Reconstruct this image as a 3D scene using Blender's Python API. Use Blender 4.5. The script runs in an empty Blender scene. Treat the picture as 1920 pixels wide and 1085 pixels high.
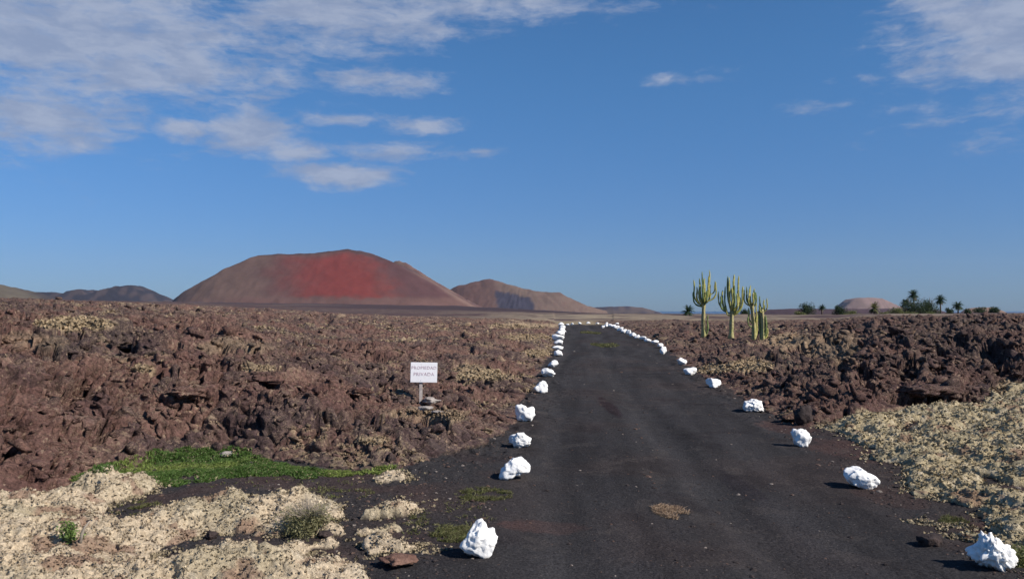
import bpy, math, random
import numpy as np
from mathutils import Vector, Matrix, Euler
random.seed(7); RNG = np.random.default_rng(11)
scene = bpy.context.scene
R = math.radians

# ------------------------------------------------------------------ camera
F = 1550.0; CX, CY = 960.0, 542.5; EYE = 1.7; HZ = 583.0
PITCH = math.atan((HZ - CY) / F)
cam = bpy.data.objects.new('camera', bpy.data.cameras.new('camera'))
scene.collection.objects.link(cam); scene.camera = cam
cam.location = (0, 0, EYE); cam.rotation_euler = (math.pi/2 + PITCH, 0, 0)
cam.data.sensor_width = 36; cam.data.lens = F/1920*36
cam.data.clip_start = 0.1; cam.data.clip_end = 120000

# ------------------------------------------------------------------ sun and view
SUN_AZ, SUN_EL = R(117), R(38)      # azimuth clockwise from the viewing direction (+Y)
sd = Vector((math.sin(SUN_AZ)*math.cos(SUN_EL), math.cos(SUN_AZ)*math.cos(SUN_EL), math.sin(SUN_EL)))
sun = bpy.data.objects.new('sun', bpy.data.lights.new('sun', 'SUN'))
scene.collection.objects.link(sun)
sun.rotation_euler = (-sd).to_track_quat('-Z', 'Y').to_euler()
sun.data.energy = 4.6; sun.data.angle = R(0.53); sun.data.color = (1.0, 0.93, 0.84)
scene.view_settings.view_transform = 'Standard'; scene.view_settings.look = 'None'
scene.view_settings.exposure = 0.30; scene.view_settings.gamma = 1
scene.cycles.max_bounces = 4; scene.cycles.diffuse_bounces = 2; scene.cycles.transparent_max_bounces = 6
scene.cycles.volume_bounces = 0

# ------------------------------------------------------------------ node helper
class NT:
    def __init__(s, tree): s.t = tree; s.n = tree.nodes; s.l = tree.links
    def put(s, node, i, v):
        if v is None: return
        if isinstance(v, bpy.types.NodeSocket): s.l.new(v, node.inputs[i])
        else:
            sk = node.inputs[i]
            if hasattr(sk.default_value, '__len__') and not hasattr(v, '__len__'): v = [v]*len(sk.default_value)
            if hasattr(v, '__len__') and len(v) == 3 and len(sk.default_value) == 4: v = tuple(v)+(1,)
            sk.default_value = v
    def m(s, op, a, b=None, c=None, clamp=False):
        n = s.n.new('ShaderNodeMath'); n.operation = op; n.use_clamp = clamp
        for i, v in enumerate((a, b, c)): s.put(n, i, v)
        return n.outputs[0]
    def v(s, op, a, b=None, out=0):
        n = s.n.new('ShaderNodeVectorMath'); n.operation = op
        s.put(n, 0, a)
        if op == 'SCALE': s.put(n, 3, b)
        else: s.put(n, 1, b)
        return n.outputs[out]
    def comb(s, x, y, z):
        n = s.n.new('ShaderNodeCombineXYZ')
        for i, v in enumerate((x, y, z)): s.put(n, i, v)
        return n.outputs[0]
    def noise(s, vec, scale, detail=4, rough=.55, dist=0, out=0, dim='3D'):
        n = s.n.new('ShaderNodeTexNoise'); n.noise_dimensions = dim
        s.put(n, 'Vector', vec); s.put(n, 'Scale', scale); s.put(n, 'Detail', detail)
        s.put(n, 'Roughness', rough); s.put(n, 'Distortion', dist)
        return n.outputs[out]
    def mapr(s, x, a, b, c=0, d=1, smooth=True):
        n = s.n.new('ShaderNodeMapRange'); n.interpolation_type = 'SMOOTHSTEP' if smooth else 'LINEAR'
        for i, v in enumerate((x, a, b, c, d)): s.put(n, i, v)
        return n.outputs[0]
    def mix(s, f, a, b, mode='MIX'):
        n = s.n.new('ShaderNodeMix'); n.data_type = 'RGBA'; n.blend_type = mode
        s.put(n, 0, f); s.put(n, 6, a); s.put(n, 7, b)
        return n.outputs[2]

# ------------------------------------------------------------------ world: sky with broken cloud
world = bpy.data.worlds.new('World'); scene.world = world; world.use_nodes = True
w = NT(world.node_tree); w.n.clear()
sky = w.n.new('ShaderNodeTexSky'); sky.sky_type = 'NISHITA'; sky.sun_disc = False
sky.sun_elevation = SUN_EL; sky.sun_rotation = SUN_AZ
sky.altitude = 200; sky.air_density = 1.0; sky.dust_density = 0.25; sky.ozone_density = 2.4
tc = w.n.new('ShaderNodeTexCoord').outputs['Generated']
sep = w.n.new('ShaderNodeSeparateXYZ'); w.put(sep, 0, tc)
dx, dy, dz = sep.outputs
az = w.m('ARCTAN2', dx, dy); el = w.m('ARCSINE', dz)
# where the cloud banks stand: centre and half-size in degrees of azimuth / elevation
def azel(u, v):
    cx, cy = (u-CX)/F, (CY-v)/F
    y = math.cos(PITCH) - cy*math.sin(PITCH); z = math.sin(PITCH) + cy*math.cos(PITCH)
    return math.atan2(cx, y), math.atan2(z, math.hypot(cx, y))
BLOBS = [(150,70,380,125,1.0),(60,215,130,62,.95),(380,140,230,48,.85),(640,28,240,58,1.0),(960,8,260,36,.7),
 (250,235,60,16,.6),(335,240,66,24,1.0),(470,254,92,32,1.2),(560,288,60,18,1.05),(640,328,110,22,1.1),(750,283,110,17,.85),(905,287,42,9,.55),
 (700,150,130,24,.85),(640,225,95,14,.78),(780,235,110,16,.8),(505,186,36,12,.6),(500,150,90,20,.6),
 (1870,30,150,85,1.15),(1915,120,90,48,1.0),(1243,150,46,18,.55),(1330,148,50,20,.42),(1515,204,80,13,.5),(1750,232,90,16,.42),(1635,143,28,10,.45),
 (-500,100,400,160,.9),(2500,40,450,120,.9)]
pos = w.comb(az, el, 0.0)
# ragged edges: warp the layout with noise taken on the cloud deck
deck = w.v('SCALE', w.comb(dx, dy, 0.0), w.m('DIVIDE', 1.0, w.m('MAXIMUM', w.m('ADD', dz, .03), .02)))
wn = w.noise(w.v('MULTIPLY', pos, (1.0, 2.4, 1)), 9, 6, .6, out=1)
wn = w.v('SUBTRACT', wn, (.5, .5, .5))
posw = w.v('ADD', pos, w.v('MULTIPLY', wn, (.060, .022, 0)))
acc = None
for (u, v_, ru, rv, wt) in BLOBS:
    a0, e0 = azel(u, v_)
    q = w.v('MULTIPLY', w.v('SUBTRACT', posw, (a0, e0, 0)), (F/ru, F/rv, 0))
    L = w.v('LENGTH', q, out=1)
    b = w.m('MULTIPLY', w.m('SUBTRACT', 1.0, w.m('MULTIPLY', L, .62)), wt)
    acc = b if acc is None else w.m('MAXIMUM', acc, b)
n1 = w.noise(w.v('MULTIPLY', posw, (1, 2.7, 1)), 14, 9, .62)
n2 = w.noise(w.v('MULTIPLY', posw, (1, 3.2, 1)), 55, 6, .6)
dens = w.m('ADD', acc, w.m('MULTIPLY', w.m('SUBTRACT', n1, .5), 1.6))
dens = w.m('ADD', dens, w.m('MULTIPLY', w.m('SUBTRACT', n2, .5), .45))
cl = w.mapr(dens, .18, .84, 0, .90)
hz = w.mapr(el, 0.0, .5)
tint = w.mix(w.mapr(el, -.02, .34), (.29, .47, .86), (.38, .75, 1.06))
skyc = w.mix(1.0, sky.outputs[0], tint, 'MULTIPLY')
shade = w.noise(w.v('MULTIPLY', posw, (1, 2.8, 1)), 16, 7, .62)
cloudc = w.mix(w.mapr(shade, .36, .64), (2.75, 3.4, 4.95), (3.85, 4.4, 5.75))
final = w.mix(cl, skyc, cloudc)
bg = w.n.new('ShaderNodeBackground'); w.put(bg, 0, final); bg.inputs[1].default_value = 0.081
wo = w.n.new('ShaderNodeOutputWorld'); w.l.new(bg.outputs[0], wo.inputs[0])

# ------------------------------------------------------------------ numpy noise
_rs = np.random.RandomState(3)
PERM = np.tile(_rs.permutation(1024), 3).astype(np.int32)
_g = _rs.normal(size=(1024, 3)); GR = (_g/np.linalg.norm(_g, axis=1)[:, None]).astype(np.float32)
RV = _rs.rand(1024, 4).astype(np.float32)
def _h(ix, iy, iz): return PERM[PERM[PERM[ix & 1023] + (iy & 1023)] + (iz & 1023)] & 1023
def perlin(P, s=1.0, off=0.0):
    P = (np.asarray(P, np.float32)*s + np.float32(off+100.37))
    I = np.floor(P).astype(np.int32); f = P - I; t = f*f*f*(f*(f*6-15)+10)
    out = 0
    for a in (0, 1):
        for b in (0, 1):
            for c in (0, 1):
                g = GR[_h(I[:,0]+a, I[:,1]+b, I[:,2]+c)]
                d = g[:,0]*(f[:,0]-a)+g[:,1]*(f[:,1]-b)+g[:,2]*(f[:,2]-c)
                wx = t[:,0] if a else 1-t[:,0]; wy = t[:,1] if b else 1-t[:,1]; wz = t[:,2] if c else 1-t[:,2]
                out = out + d*wx*wy*wz
    return out*1.5
def fbm(P, s, o=3, g=.5, off=0): 
    r = 0; a = 1.0
    for i in range(o): r = r + perlin(P, s*2**i, off+i*7.1)*a; a *= g
    return r
def facets(P, s, off=0.0):
    """broken blocks: every cell is a plane with its own tilt and level"""
    P = (np.asarray(P, np.float32)*s + np.float32(off+50.13)); I = np.floor(P).astype(np.int32); f = P - I
    n = len(P); F1 = np.full(n, 9., np.float32); F2 = F1.copy(); h = np.zeros(n, np.float32); rv = np.zeros(n, np.float32)
    for a in (-1, 0, 1):
        for b in (-1, 0, 1):
            for c in (-1, 0, 1):
                k = _h(I[:,0]+a, I[:,1]+b, I[:,2]+c); q = RV[k]
                ex, ey, ez = q[:,0]+a-f[:,0], q[:,1]+b-f[:,1], q[:,2]+c-f[:,2]
                d = ex*ex+ey*ey+ez*ez; m = d < F1; g = GR[(k+517) & 1023]
                F2 = np.where(m, F1, np.minimum(F2, d)); h = np.where(m, ex*g[:,0]+ey*g[:,1]+ez*g[:,2], h); rv = np.where(m, q[:,3], rv); F1 = np.where(m, d, F1)
    return np.sqrt(F1), np.sqrt(F2), h, rv
def worley(P, s, off=0.0):
    """F1, F2 and a random value of the nearest cell"""
    P = (np.asarray(P, np.float32)*s + np.float32(off+50.13)); I = np.floor(P).astype(np.int32); f = P - I
    n = len(P); F1 = np.full(n, 9., np.float32); F2 = F1.copy(); rv = np.zeros(n, np.float32)
    for a in (-1, 0, 1):
        for b in (-1, 0, 1):
            for c in (-1, 0, 1):
                q = RV[_h(I[:,0]+a, I[:,1]+b, I[:,2]+c)]
                d = (q[:,0]+a-f[:,0])**2+(q[:,1]+b-f[:,1])**2+(q[:,2]+c-f[:,2])**2
                m = d < F1
                F2 = np.where(m, F1, np.minimum(F2, d)); rv = np.where(m, q[:,3], rv); F1 = np.where(m, d, F1)
    return np.sqrt(F1), np.sqrt(F2), rv
def sstep(x, a, b):
    t = np.clip((x-a)/(b-a), 0, 1); return t*t*(3-2*t)

# ------------------------------------------------------------------ pixel <-> world
GS = 0.005                                   # the track climbs half a percent
def ray(u, v):
    cx, cy = (u-CX)/F, (CY-v)/F
    return Vector((cx, math.cos(PITCH)-cy*math.sin(PITCH), math.sin(PITCH)+cy*math.cos(PITCH))).normalized()
def gp(u, v):
    d = ray(u, v); t = EYE/(GS*d.y - d.z) if GS*d.y-d.z > 1e-5 else 1e4
    return (d.x*t, d.y*t)
def proj(P):
    z = P[:,2]-EYE; yc = P[:,1]*math.cos(PITCH)+z*math.sin(PITCH); zc = -P[:,1]*math.sin(PITCH)+z*math.cos(PITCH)
    yc = np.maximum(yc, .1); return CX+F*P[:,0]/yc, CY-F*zc/yc
def poly(pts): return np.array([gp(*p) for p in pts], np.float64)
def sdf(X, Y, pl):
    """signed distance to a polygon, positive inside"""
    d2 = np.full(X.shape, 1e12); ins = np.zeros(X.shape, bool); n = len(pl)
    for i in range(n):
        ax, ay = pl[i]; bx, by = pl[(i+1) % n]; ex, ey = bx-ax, by-ay
        L = ex*ex+ey*ey+1e-12
        t = np.clip(((X-ax)*ex+(Y-ay)*ey)/L, 0, 1)
        d2 = np.minimum(d2, (X-ax-t*ex)**2+(Y-ay-t*ey)**2)
        if ay != by:
            c = ((ay > Y) != (by > Y)) & (X < ex*(Y-ay)/(by-ay)+ax); ins ^= c
    return np.where(ins, 1, -1)*np.sqrt(d2)

LAVA_L = poly([(-900,1085),(-300,1020),(0,952),(150,918),(235,880),(330,866),(420,862),(560,876),(700,884),(800,868),(880,845),(930,818),(962,782),
  (985,748),(1002,720),(1016,692),(1030,664),(1036,645),(1041,628),(1046,616),(1049,608.5)]).tolist()
LAVA_L = np.array(LAVA_L + [(LAVA_L[-1][0], 300), (-400, 300), (-400, 4)])
LAVA_R = poly([(1142,608.5),(1185,620),(1216,636),(1250,655),(1285,682),(1312,700),(1352,722),(1420,757),(1470,790),(1520,803),(1560,792),(1640,788),(1700,772),(1760,768),(1850,762),(1900,740),(2400,740)]).tolist()
LAVA_R = np.array(LAVA_R + [(400, 10), (400, 300), (LAVA_R[0][0], 300)])
ROAD = poly([(760,1400),(880,1075),(915,985),(940,905),(962,840),(978,790),(1010,736),(1026,706),(1042,668),(1044,640),(1049,620),(1051,608.5),(1140,608.5),
  (1160,616),(1200,632),(1240,655),(1280,685),(1296,704),(1336,727),(1410,772),(1500,840),(1612,920),(1860,1090),(2400,1450)])
LICH = [poly([(-700,1060),(-100,960),(0,950),(70,942),(130,927),(180,914),(235,907),(280,901),(290,915),(245,930),(205,948),(190,970),(240,978),(300,958),(360,950),(400,942),(455,930),(480,948),(540,935),(600,930),(645,950),(655,985),(640,1005),(560,1000),(500,1000),(450,1005),(400,1000),(340,1010),(290,1030),(240,1055),(250,1072),(310,1068),(370,1050),(420,1030),(470,1035),(520,1050),(560,1030),(620,1015),(655,1025),(640,1035),(590,1035),(565,1050),(580,1062),(640,1065),(680,1080),(690,1120),(600,1500),(-700,1500)]),
  poly([(1530,803),(1560,794),(1640,788),(1700,772),(1760,768),(1850,765),(1890,738),(2400,735),(2400,1250),(2000,1080),(1890,1003),(1830,965),(1770,940),(1725,907),(1712,885),(1690,868),(1650,858),(1600,848),(1690,846),(1640,836),(1600,822),(1560,815)])]
LELL = [(688,980,34,15),(735,972,36,16),(640,985,30,14),(722,1030,44,9),(728,898,32,5),(1905,1040,24,26),(660,990,24,10)]
GRASS = poly([(140,918),(190,895),(240,872),(330,858),(420,853),(480,860),(560,876),(640,882),(730,884),(700,891),(600,893),(480,893),(400,901),(330,912),(270,900),(230,910),(180,925)])
MOSS = [(1258,960,30,11,1.01),(850,1003,38,14,1.),(905,928,50,11,.9),(780,985,70,16,.35),(1135,647,24,3.2,1.5),(1108,624,16,1.6,1.2),(1790,975,26,9,.5),(250,955,36,14,.6),(640,925,60,12,.35),(860,960,90,30,.25),(520,905,160,12,.3)]

# ------------------------------------------------------------------ base height
UA = [-800,0,300,450,620,800,900,1060]
def near_height(X, Y, sL, sR):
    u = CX+F*X/np.maximum(Y, .5); u = np.where(Y < .5, np.where(X < 0, -900, 2800), u); u = np.clip(u, -900, 2800)
    g = GS*np.clip(Y, -20, 140)
    A = np.interp(u, [-800,0,350,500,650,800,930,1060], [1.35,1.25,1.08,.84,.48,.28,.22,.2])
    m = np.interp(u, [-800,0,400,700,900,1060], [.024,.021,.018,.015,.011,.008])
    s = np.maximum(sL, 0); hL = A*(1-np.exp(-(s/1.15)**1.25))+m*np.minimum(s, 90)
    A = np.interp(u, [1130,1300,1430,1480,1560,1660,1760,1860,2400], [.10,.10,.12,.20,.44,.78,.86,1.06,1.2])
    m = np.interp(u, [1130,1300,1430,1560,1760,2400], [.004,.003,.001,-.006,-.0075,-.006])
    s = np.maximum(sR, 0); hR = A*(1-np.exp(-s/1.7))+m*np.minimum(s, 90)
    return g + hL + hR, u
def far_height(X, Y, r):
    u = np.clip(CX+F*X/np.maximum(Y, .5), -900, 2800)
    vt = np.interp(u, [-500,0,300,600,850,1000,1120,1240,1440,1600,2400], [566,567,568,571,575,582,588.5,590.5,590.5,589.5,589.5])
    return EYE + r*(HZ-vt)/F*np.where(r > 6300, 1+(r-6300)/900*(vt > 583), 1)

# ------------------------------------------------------------------ fan-shaped terrain grid
AZ0, AZ1, NA = R(-43), R(43), 1150
rn = np.exp(np.concatenate([np.linspace(math.log(3.0), math.log(5.2), 150)[:-1], np.linspace(math.log(5.2), math.log(22), 900)[:-1], np.linspace(math.log(22), math.log(95), 480)])); rf = np.exp(np.linspace(math.log(95), math.log(8000), 210))[1:]
rr = np.concatenate([rn, rf]); NR = len(rr); JN = len(rn)
azs = np.linspace(AZ0, AZ1, NA)
Rg, Ag = np.meshgrid(rr, azs, indexing='ij')
X = (Rg*np.sin(Ag)).ravel(); Y = (Rg*np.cos(Ag)).ravel(); Rr = Rg.ravel()
P2 = np.stack([X, Y, np.zeros_like(X)], 1).astype(np.float32)
e1 = perlin(P2, 1.3)*.22 + perlin(P2, 4.5, 3)*.07 + perlin(P2, 14, 5)*.025
sL = sdf(X, Y, LAVA_L) + e1; sR = sdf(X, Y, LAVA_R) + e1
sRoad = sdf(X, Y, ROAD)
near = Rr < 60
sLi = np.full(X.shape, -9.)
for pl in LICH: sLi[near] = np.maximum(sLi[near], sdf(X[near], Y[near], pl))
def ell(u, v, ru, rv):        # ellipse lying on the ground, signed distance in metres (rough)
    c = gp(u, v); rx = gp(u+ru, v)[0]-c[0]; ry = gp(u, v-rv)[1]-c[1]
    q = np.sqrt(((X-c[0])/rx)**2+((Y-c[1])/ry)**2); return (1-q)*min(rx, ry)
for e in LELL: sLi = np.maximum(sLi, ell(*e))
for e in [(1912,922,34,26),(1830,816,22,7),(1700,812,20,4),(1690,895,14,9)]: sLi = np.minimum(sLi, -ell(*e))
sLi = sLi + e1*.75 + perlin(P2, 9, 8)*.06 + perlin(P2, 3.2, 18)*np.where(X > 0, .22, .06)
sLi = np.minimum(sLi, np.where(X > 0, .85, .85)-perlin(P2, 1.7, 66)*1.5)
H, Ug = near_height(X, Y, sL, sR)
bl = sstep(np.log(Rr), math.log(90), math.log(900))
Z = H*(1-bl)+far_height(X, Y, Rr)*bl
# ground undulation, wheel ruts
und = fbm(P2, .35, 3)*.035
c0 = np.interp(Y, [0, 8, 20, 50, 110], [1.15, 1.25, 1.85, 4.6, 8.5])
lat = X-c0
rut = -.028*np.exp(-((lat-.62)/.24)**2) - .028*np.exp(-((lat+.85)/.24)**2) + .02*np.exp(-((lat+.1)/.3)**2)
Z = Z + np.where((sL < 0) & (sR < 0), und+rut*(sRoad > 0), 0)
Z = Z + sstep(Rr, 80, 300)*(fbm(P2, .02, 4)*.0016*Rr*.6)
cls = np.zeros(len(X), np.int8)
cls[sRoad > 0] = 1
isl = (sL > 0) | (sR > 0); cls[isl] = 2
cls[(sLi > 0) & (Rr < 60)] = 3
lavaedge = np.maximum(sL, sR)
# the lichen carpet climbs onto the lava toe in places
cls[(cls == 3) & (lavaedge > .45)] = 2
cls[Rr > 94.9] = 4
# base normals
G = np.stack([X, Y, Z], 1).reshape(NR, NA, 3)
def gnormal(G):
    da = np.empty_like(G); da[:, 1:-1] = G[:, 2:]-G[:, :-2]; da[:, 0] = da[:, 1]; da[:, -1] = da[:, -2]
    dr = np.empty_like(G); dr[1:-1] = G[2:]-G[:-2]; dr[0] = dr[1]; dr[-1] = dr[-2]
    n = np.cross(da, dr); return (n/np.maximum(np.linalg.norm(n, axis=2)[..., None], 1e-9)).reshape(-1, 3)
N0 = gnormal(G); P = G.reshape(-1, 3).copy()
# ---- lava relief
I = np.where((cls == 2))[0]
B = P[I].astype(np.float32); B = B + 3.0*N0[I].astype(np.float32)*0
wp = np.stack([perlin(B, .9, 11), perlin(B, .9, 23), perlin(B, .9, 31)], 1)*.22
wq = np.stack([perlin(B, 4.2, 12), perlin(B, 4.2, 24), perlin(B, 4.2, 32)], 1)*.07
Bw = B+wp+wq; Bw[:, 2] *= 1.3
rightside = (sR[I] > 0).astype(np.float32)
ui = Ug[I]
rough = np.interp(ui, [-800,0,500,1000,1130,1440,1600,2400], [.78,.78,.76,.70,.68,.9,1.12,1.12])
F1, F2, p1_, c1 = facets(Bw, 1.05); crack1 = np.exp(-((F2-F1)/.075)**2)
G1, G2, p2_, c2 = facets(Bw, 2.9, 5); crack2 = np.exp(-((G2-G1)/.10)**2)
K1, K2, p3_, c3 = facets(Bw, 8.0, 9)
big = perlin(B, .33, 2)*.34 + perlin(B, .8, 4)*.18
rid = (1-np.abs(perlin(Bw, 1.7, 6))*2.4)
rid2 = (1-np.abs(perlin(Bw, 5.2, 16))*2.4)
f1 = fbm(Bw, 7.0, 2, .6, 40); f2 = fbm(B, 24.0, 2, .6, 60)
cgate = sstep(perlin(B, .55, 77), -.12, .35)
rid3 = 1-np.abs(perlin(Bw, 12, 26))*2.4; f3 = perlin(B, 46, 61)
slab = np.interp(ui, [-800,0,700,1000,1400,2400], [.9,1,.7,.5,.3,.2])
Bs = B*np.float32([.75, 1, 2.2]) + wp*.8
fis = np.exp(-(perlin(Bs, 1.25, 41)/.045)**2)*sstep(perlin(B, .8, 42), .0, .22); fis2 = np.exp(-(perlin(Bs, 3.1, 43)/.07)**2)*sstep(perlin(B, 1.6, 44), .02, .2)
disp = big + ((c1-.5)*.20+p1_*.27)*slab - crack1*.20*cgate*slab - fis*.48 - fis2*.20 + (c2-.5)*.045+p2_*.10 - crack2*.06*cgate + (c3-.5)*.020+p3_*.036 + rid*.03*(1.4-slab) + rid2*.035*(1.4-slab) + rid3*.018 + f1*.026 + f2*.030 + f3*.011 + (1-np.abs(perlin(Bw, 17, 36))*2.6)*.020
disp = disp*rough
ed = sstep(lavaedge[I], -.02, .7); fade = np.interp(Rr[I], [60, 95], [1, .8])
disp = np.where(disp < 0, disp, disp)*(.18+.82*ed)*fade
# hollows under slabs and in the right bank (pixel centre, half size, depth)
HOLES = [(368,733,40,7,-.14),(150,722,30,7,-.14),(245,640,26,7,-.15),(507,708,22,6,-.12),(60,880,26,7,-.1),(1750,751,74,13,.62),(150,735,26,9,.35),(120,750,20,5,.25),(368,748,36,5,.25),(245,652,24,9,.4),(329,646,14,7,.4),(575,643,22,6,.3),(507,720,16,8,.35),(668,741,12,9,.3),
 (460,768,12,6,.25),(180,820,20,14,.18),(200,800,14,6,.3),(60,893,20,6,.2),(105,870,7,24,.22),(22,760,5,60,.15),(605,600,18,13,.45),(705,672,34,9,.3),(715,728,9,7,.3),(1700,690,26,22,.4),(1500,655,30,8,.3),
 (1760,680,16,26,.35),(1620,700,16,12,.3),(1860,660,30,20,.35),(1560,640,20,7,.3),(1800,640,16,12,.3),(1302,612,7,6,.4),(1445,668,14,6,.4),(1575,690,14,18,.3),(1880,690,20,14,.3),(1480,700,14,10,.25),(430,690,30,5,.2),(590,800,8,20,.2),(700,790,22,5,.2),(955,700,24,6,.2),(860,630,16,5,.25),(800,650,20,8,.2)]
PP = P[I] + N0[I]*disp[:, None]
uu, vv = proj(PP); wv = perlin(B, 3.0, 51)*.55 + perlin(B, 9, 55)*.25
for (a, b, ru, rv, dp) in HOLES:
    q = ((uu-a)/ru)**2+((vv-b)/rv)**2; m = q < 4
    disp[m] -= dp*(.55 if a < 1000 else .8)*np.clip(1.0-(q[m]+wv[m])**1 if False else 1.0-(q[m]*.8+wv[m]), 0, .55)/.55
P[I] = P[I] + N0[I]*disp[:, None]
hj = np.stack([perlin(B, 2.3, 71), perlin(B, 2.3, 83), np.zeros(len(I))], 1)*.06*(ed*fade*rough)[:, None]
hk = np.stack([perlin(B, 7.3, 72), perlin(B, 7.3, 84), np.zeros(len(I))], 1)*.035*(ed*fade*rough)[:, None]
hm = np.stack([perlin(B, 14, 73), perlin(B, 14, 85), np.zeros(len(I))], 1)*.022*(ed*fade*rough)[:, None]
P[I] += hj+hk+hm
# ---- lichen mats
J = np.where(cls == 3)[0]; B3 = P[J].astype(np.float32)
l1 = perlin(B3, 1.5, 5)*.5+.5; l2 = perlin(B3, 3.8, 9)*.5+.5
B3w = B3 + np.stack([perlin(B3, 12, 1), perlin(B3, 12, 2), 0*B3[:, 0]], 1)*.03
q1, q2, _ = worley(B3w, 7.0, 2); p1, p2, _ = worley(B3w, 19.0, 3)
e = np.sqrt(np.clip(sLi[J]/.42, 0, 1))
wall = np.where(Ug[J] > 1450, np.interp(np.clip(B3[:,1]*0+sdf(X[J], Y[J], LICH[1]), 0, 4), [0, 1.5, 4], [0, .10, .16]), 0)
P[J, 2] += e*(.010 + np.where(X[J] > 0, .08, .17)*l1**1.4 + .105*l2 + .05*(.6-q1) + .020*(.5-p1) + (1-np.abs(perlin(B3w, 8, 3))*3)*.027 + (1-np.abs(perlin(B3w, 19, 4))*3)*.017 + fbm(B3, 50, 2)*.006) + wall*e
P[J, 0] += perlin(B3, 11, 52)*.030+perlin(B3, 27, 53)*.012; P[J, 1] += perlin(B3, 11, 54)*.030+perlin(B3, 27, 56)*.012
# ---- ground grit
K = np.where((cls == 0) | (cls == 1))[0]; B0 = P[K].astype(np.float32)
amp = .55+.5*sstep(-sRoad[K], 0, .6)
P[K, 2] += (fbm(B0, 6, 3)*.012 + fbm(B0, 30, 2)*.006)*amp
near_k = (np.maximum(lavaedge[K], -9) > -1.2); P[K[near_k], 2] += np.maximum(fbm(B0[near_k], 5, 3), 0)*.05*sstep(lavaedge[K[near_k]], -1.2, 0)
# ---- far plain relief
Q = np.where(cls == 4)[0]; B4 = P[Q].astype(np.float32)
s_ = Rr[Q]
P[Q, 2] += (np.abs(perlin(B4, .25, 3))*np.interp(s_, [95, 200, 500], [.35, .25, .2]) + perlin(B4*np.float32([1,1,0]), .01, 6)*.0012*s_)*np.where((Ug[Q] > 1040) & (Ug[Q] < 1150), .35, 1)
N1 = gnormal(P.reshape(NR, NA, 3))
up = N1[:, 2]

# ------------------------------------------------------------------ vertex colours (the real colour of rock, cinder and lichen)
Pf = P.astype(np.float32); C = np.zeros((len(P), 3), np.float32)
def mixc(a, b, t): return a*(1-t[:, None])+np.array(b, np.float32)*t[:, None]
def rgb(n, c): return np.tile(np.array(c, np.float32), (n, 1))
# lava
Pi = Pf[I]; n = len(I)
t1 = perlin(Pi, .5, 90)*.5+.5; t2 = perlin(Pi, 2.1, 91)*.5+.5; t3 = perlin(Pi, 11, 92)*.5+.5
c = rgb(n, (.122, .065, .053)); c = mixc(c, (.070, .044, .042), sstep(t1*.6+c1*.4, .42, .66)); c = mixc(c, (.178, .100, .078), sstep(t2*.6+c2*.4, .5, .78)*.7)
c = mixc(c, (.058, .042, .041), sstep(c2*.5+t1*.5, .66, .8)*.8)
ri = np.interp(ui, [1130,1300,1460,1560,1700,2400], [.5,.45,.35,.45,.55,.5])*rightside
c = mixc(c, (.046, .030, .029), ri*(.5+.5*sstep(t2, .3, .6)))
li_amt = np.interp(ui, [-400,0,600,1000,1100,1300,1420,1500,1700,2400], [.42,.45,.55,.62,.30,.28,.6,.4,.22,.3])*np.interp(Rr[I], [6, 20, 60], [.8, 1.0, 1.1])
li = sstep(t3*.40+t2*.30+up[I]*.30+(t1-.5)*.35, .64, .84)*li_amt*1.3
PATCH = [(140,607,64,13,1.),(905,703,60,10,1.),(1012,662,30,7,.9),(985,632,45,5,.8),(1405,686,40,14,1.),(1340,692,34,9,1.),(985,610,70,5,.7),(700,826,32,8,.9),(900,850,30,16,.8),(1480,640,50,14,.5),(1560,650,60,30,.35),(480,690,40,6,.7),(270,690,20,8,.8),(440,650,70,16,.35),(60,640,60,14,.3),(830,780,40,16,.6),(1890,740,40,26,1.),(1640,780,50,7,.5),(760,775,40,8,.5),(1740,770,70,8,.5),(880,690,30,8,.6)]
uu, vv = proj(P[I])
for (a, b, ru, rv, wt) in PATCH:
    q = ((uu-a)/ru)**2+((vv-b)/rv)**2 + (t2-.5)*1.6+(t3-.5)*1.0
    li = np.maximum(li, sstep(1.25-q, 0, .6)*wt)
c = mixc(c, (.40, .30, .185), np.clip(li, 0, 1))
C[I] = c
# lichen
Pj = Pf[J]; t3 = perlin(Pj, 9, 95)*.5+.5; t1 = perlin(Pj, 1.4, 96)*.5+.5
c = rgb(len(J), (.55, .44, .305)); c[Pj[:, 0] > 0] = (.42, .34, .205); c = mixc(c, (.34, .29, .185), sstep(t1, .45, .75)*.6); c = mixc(c, (.62, .52, .37), sstep(t3, .5, .8)*.6)
c = mixc(c, (.22, .12, .085), sstep(perlin(Pj, 3.1, 44)*.5+.5-.30*l1+perlin(Pj, 13, 45)*.12, .50, .60)*.7)
C[J] = c
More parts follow.
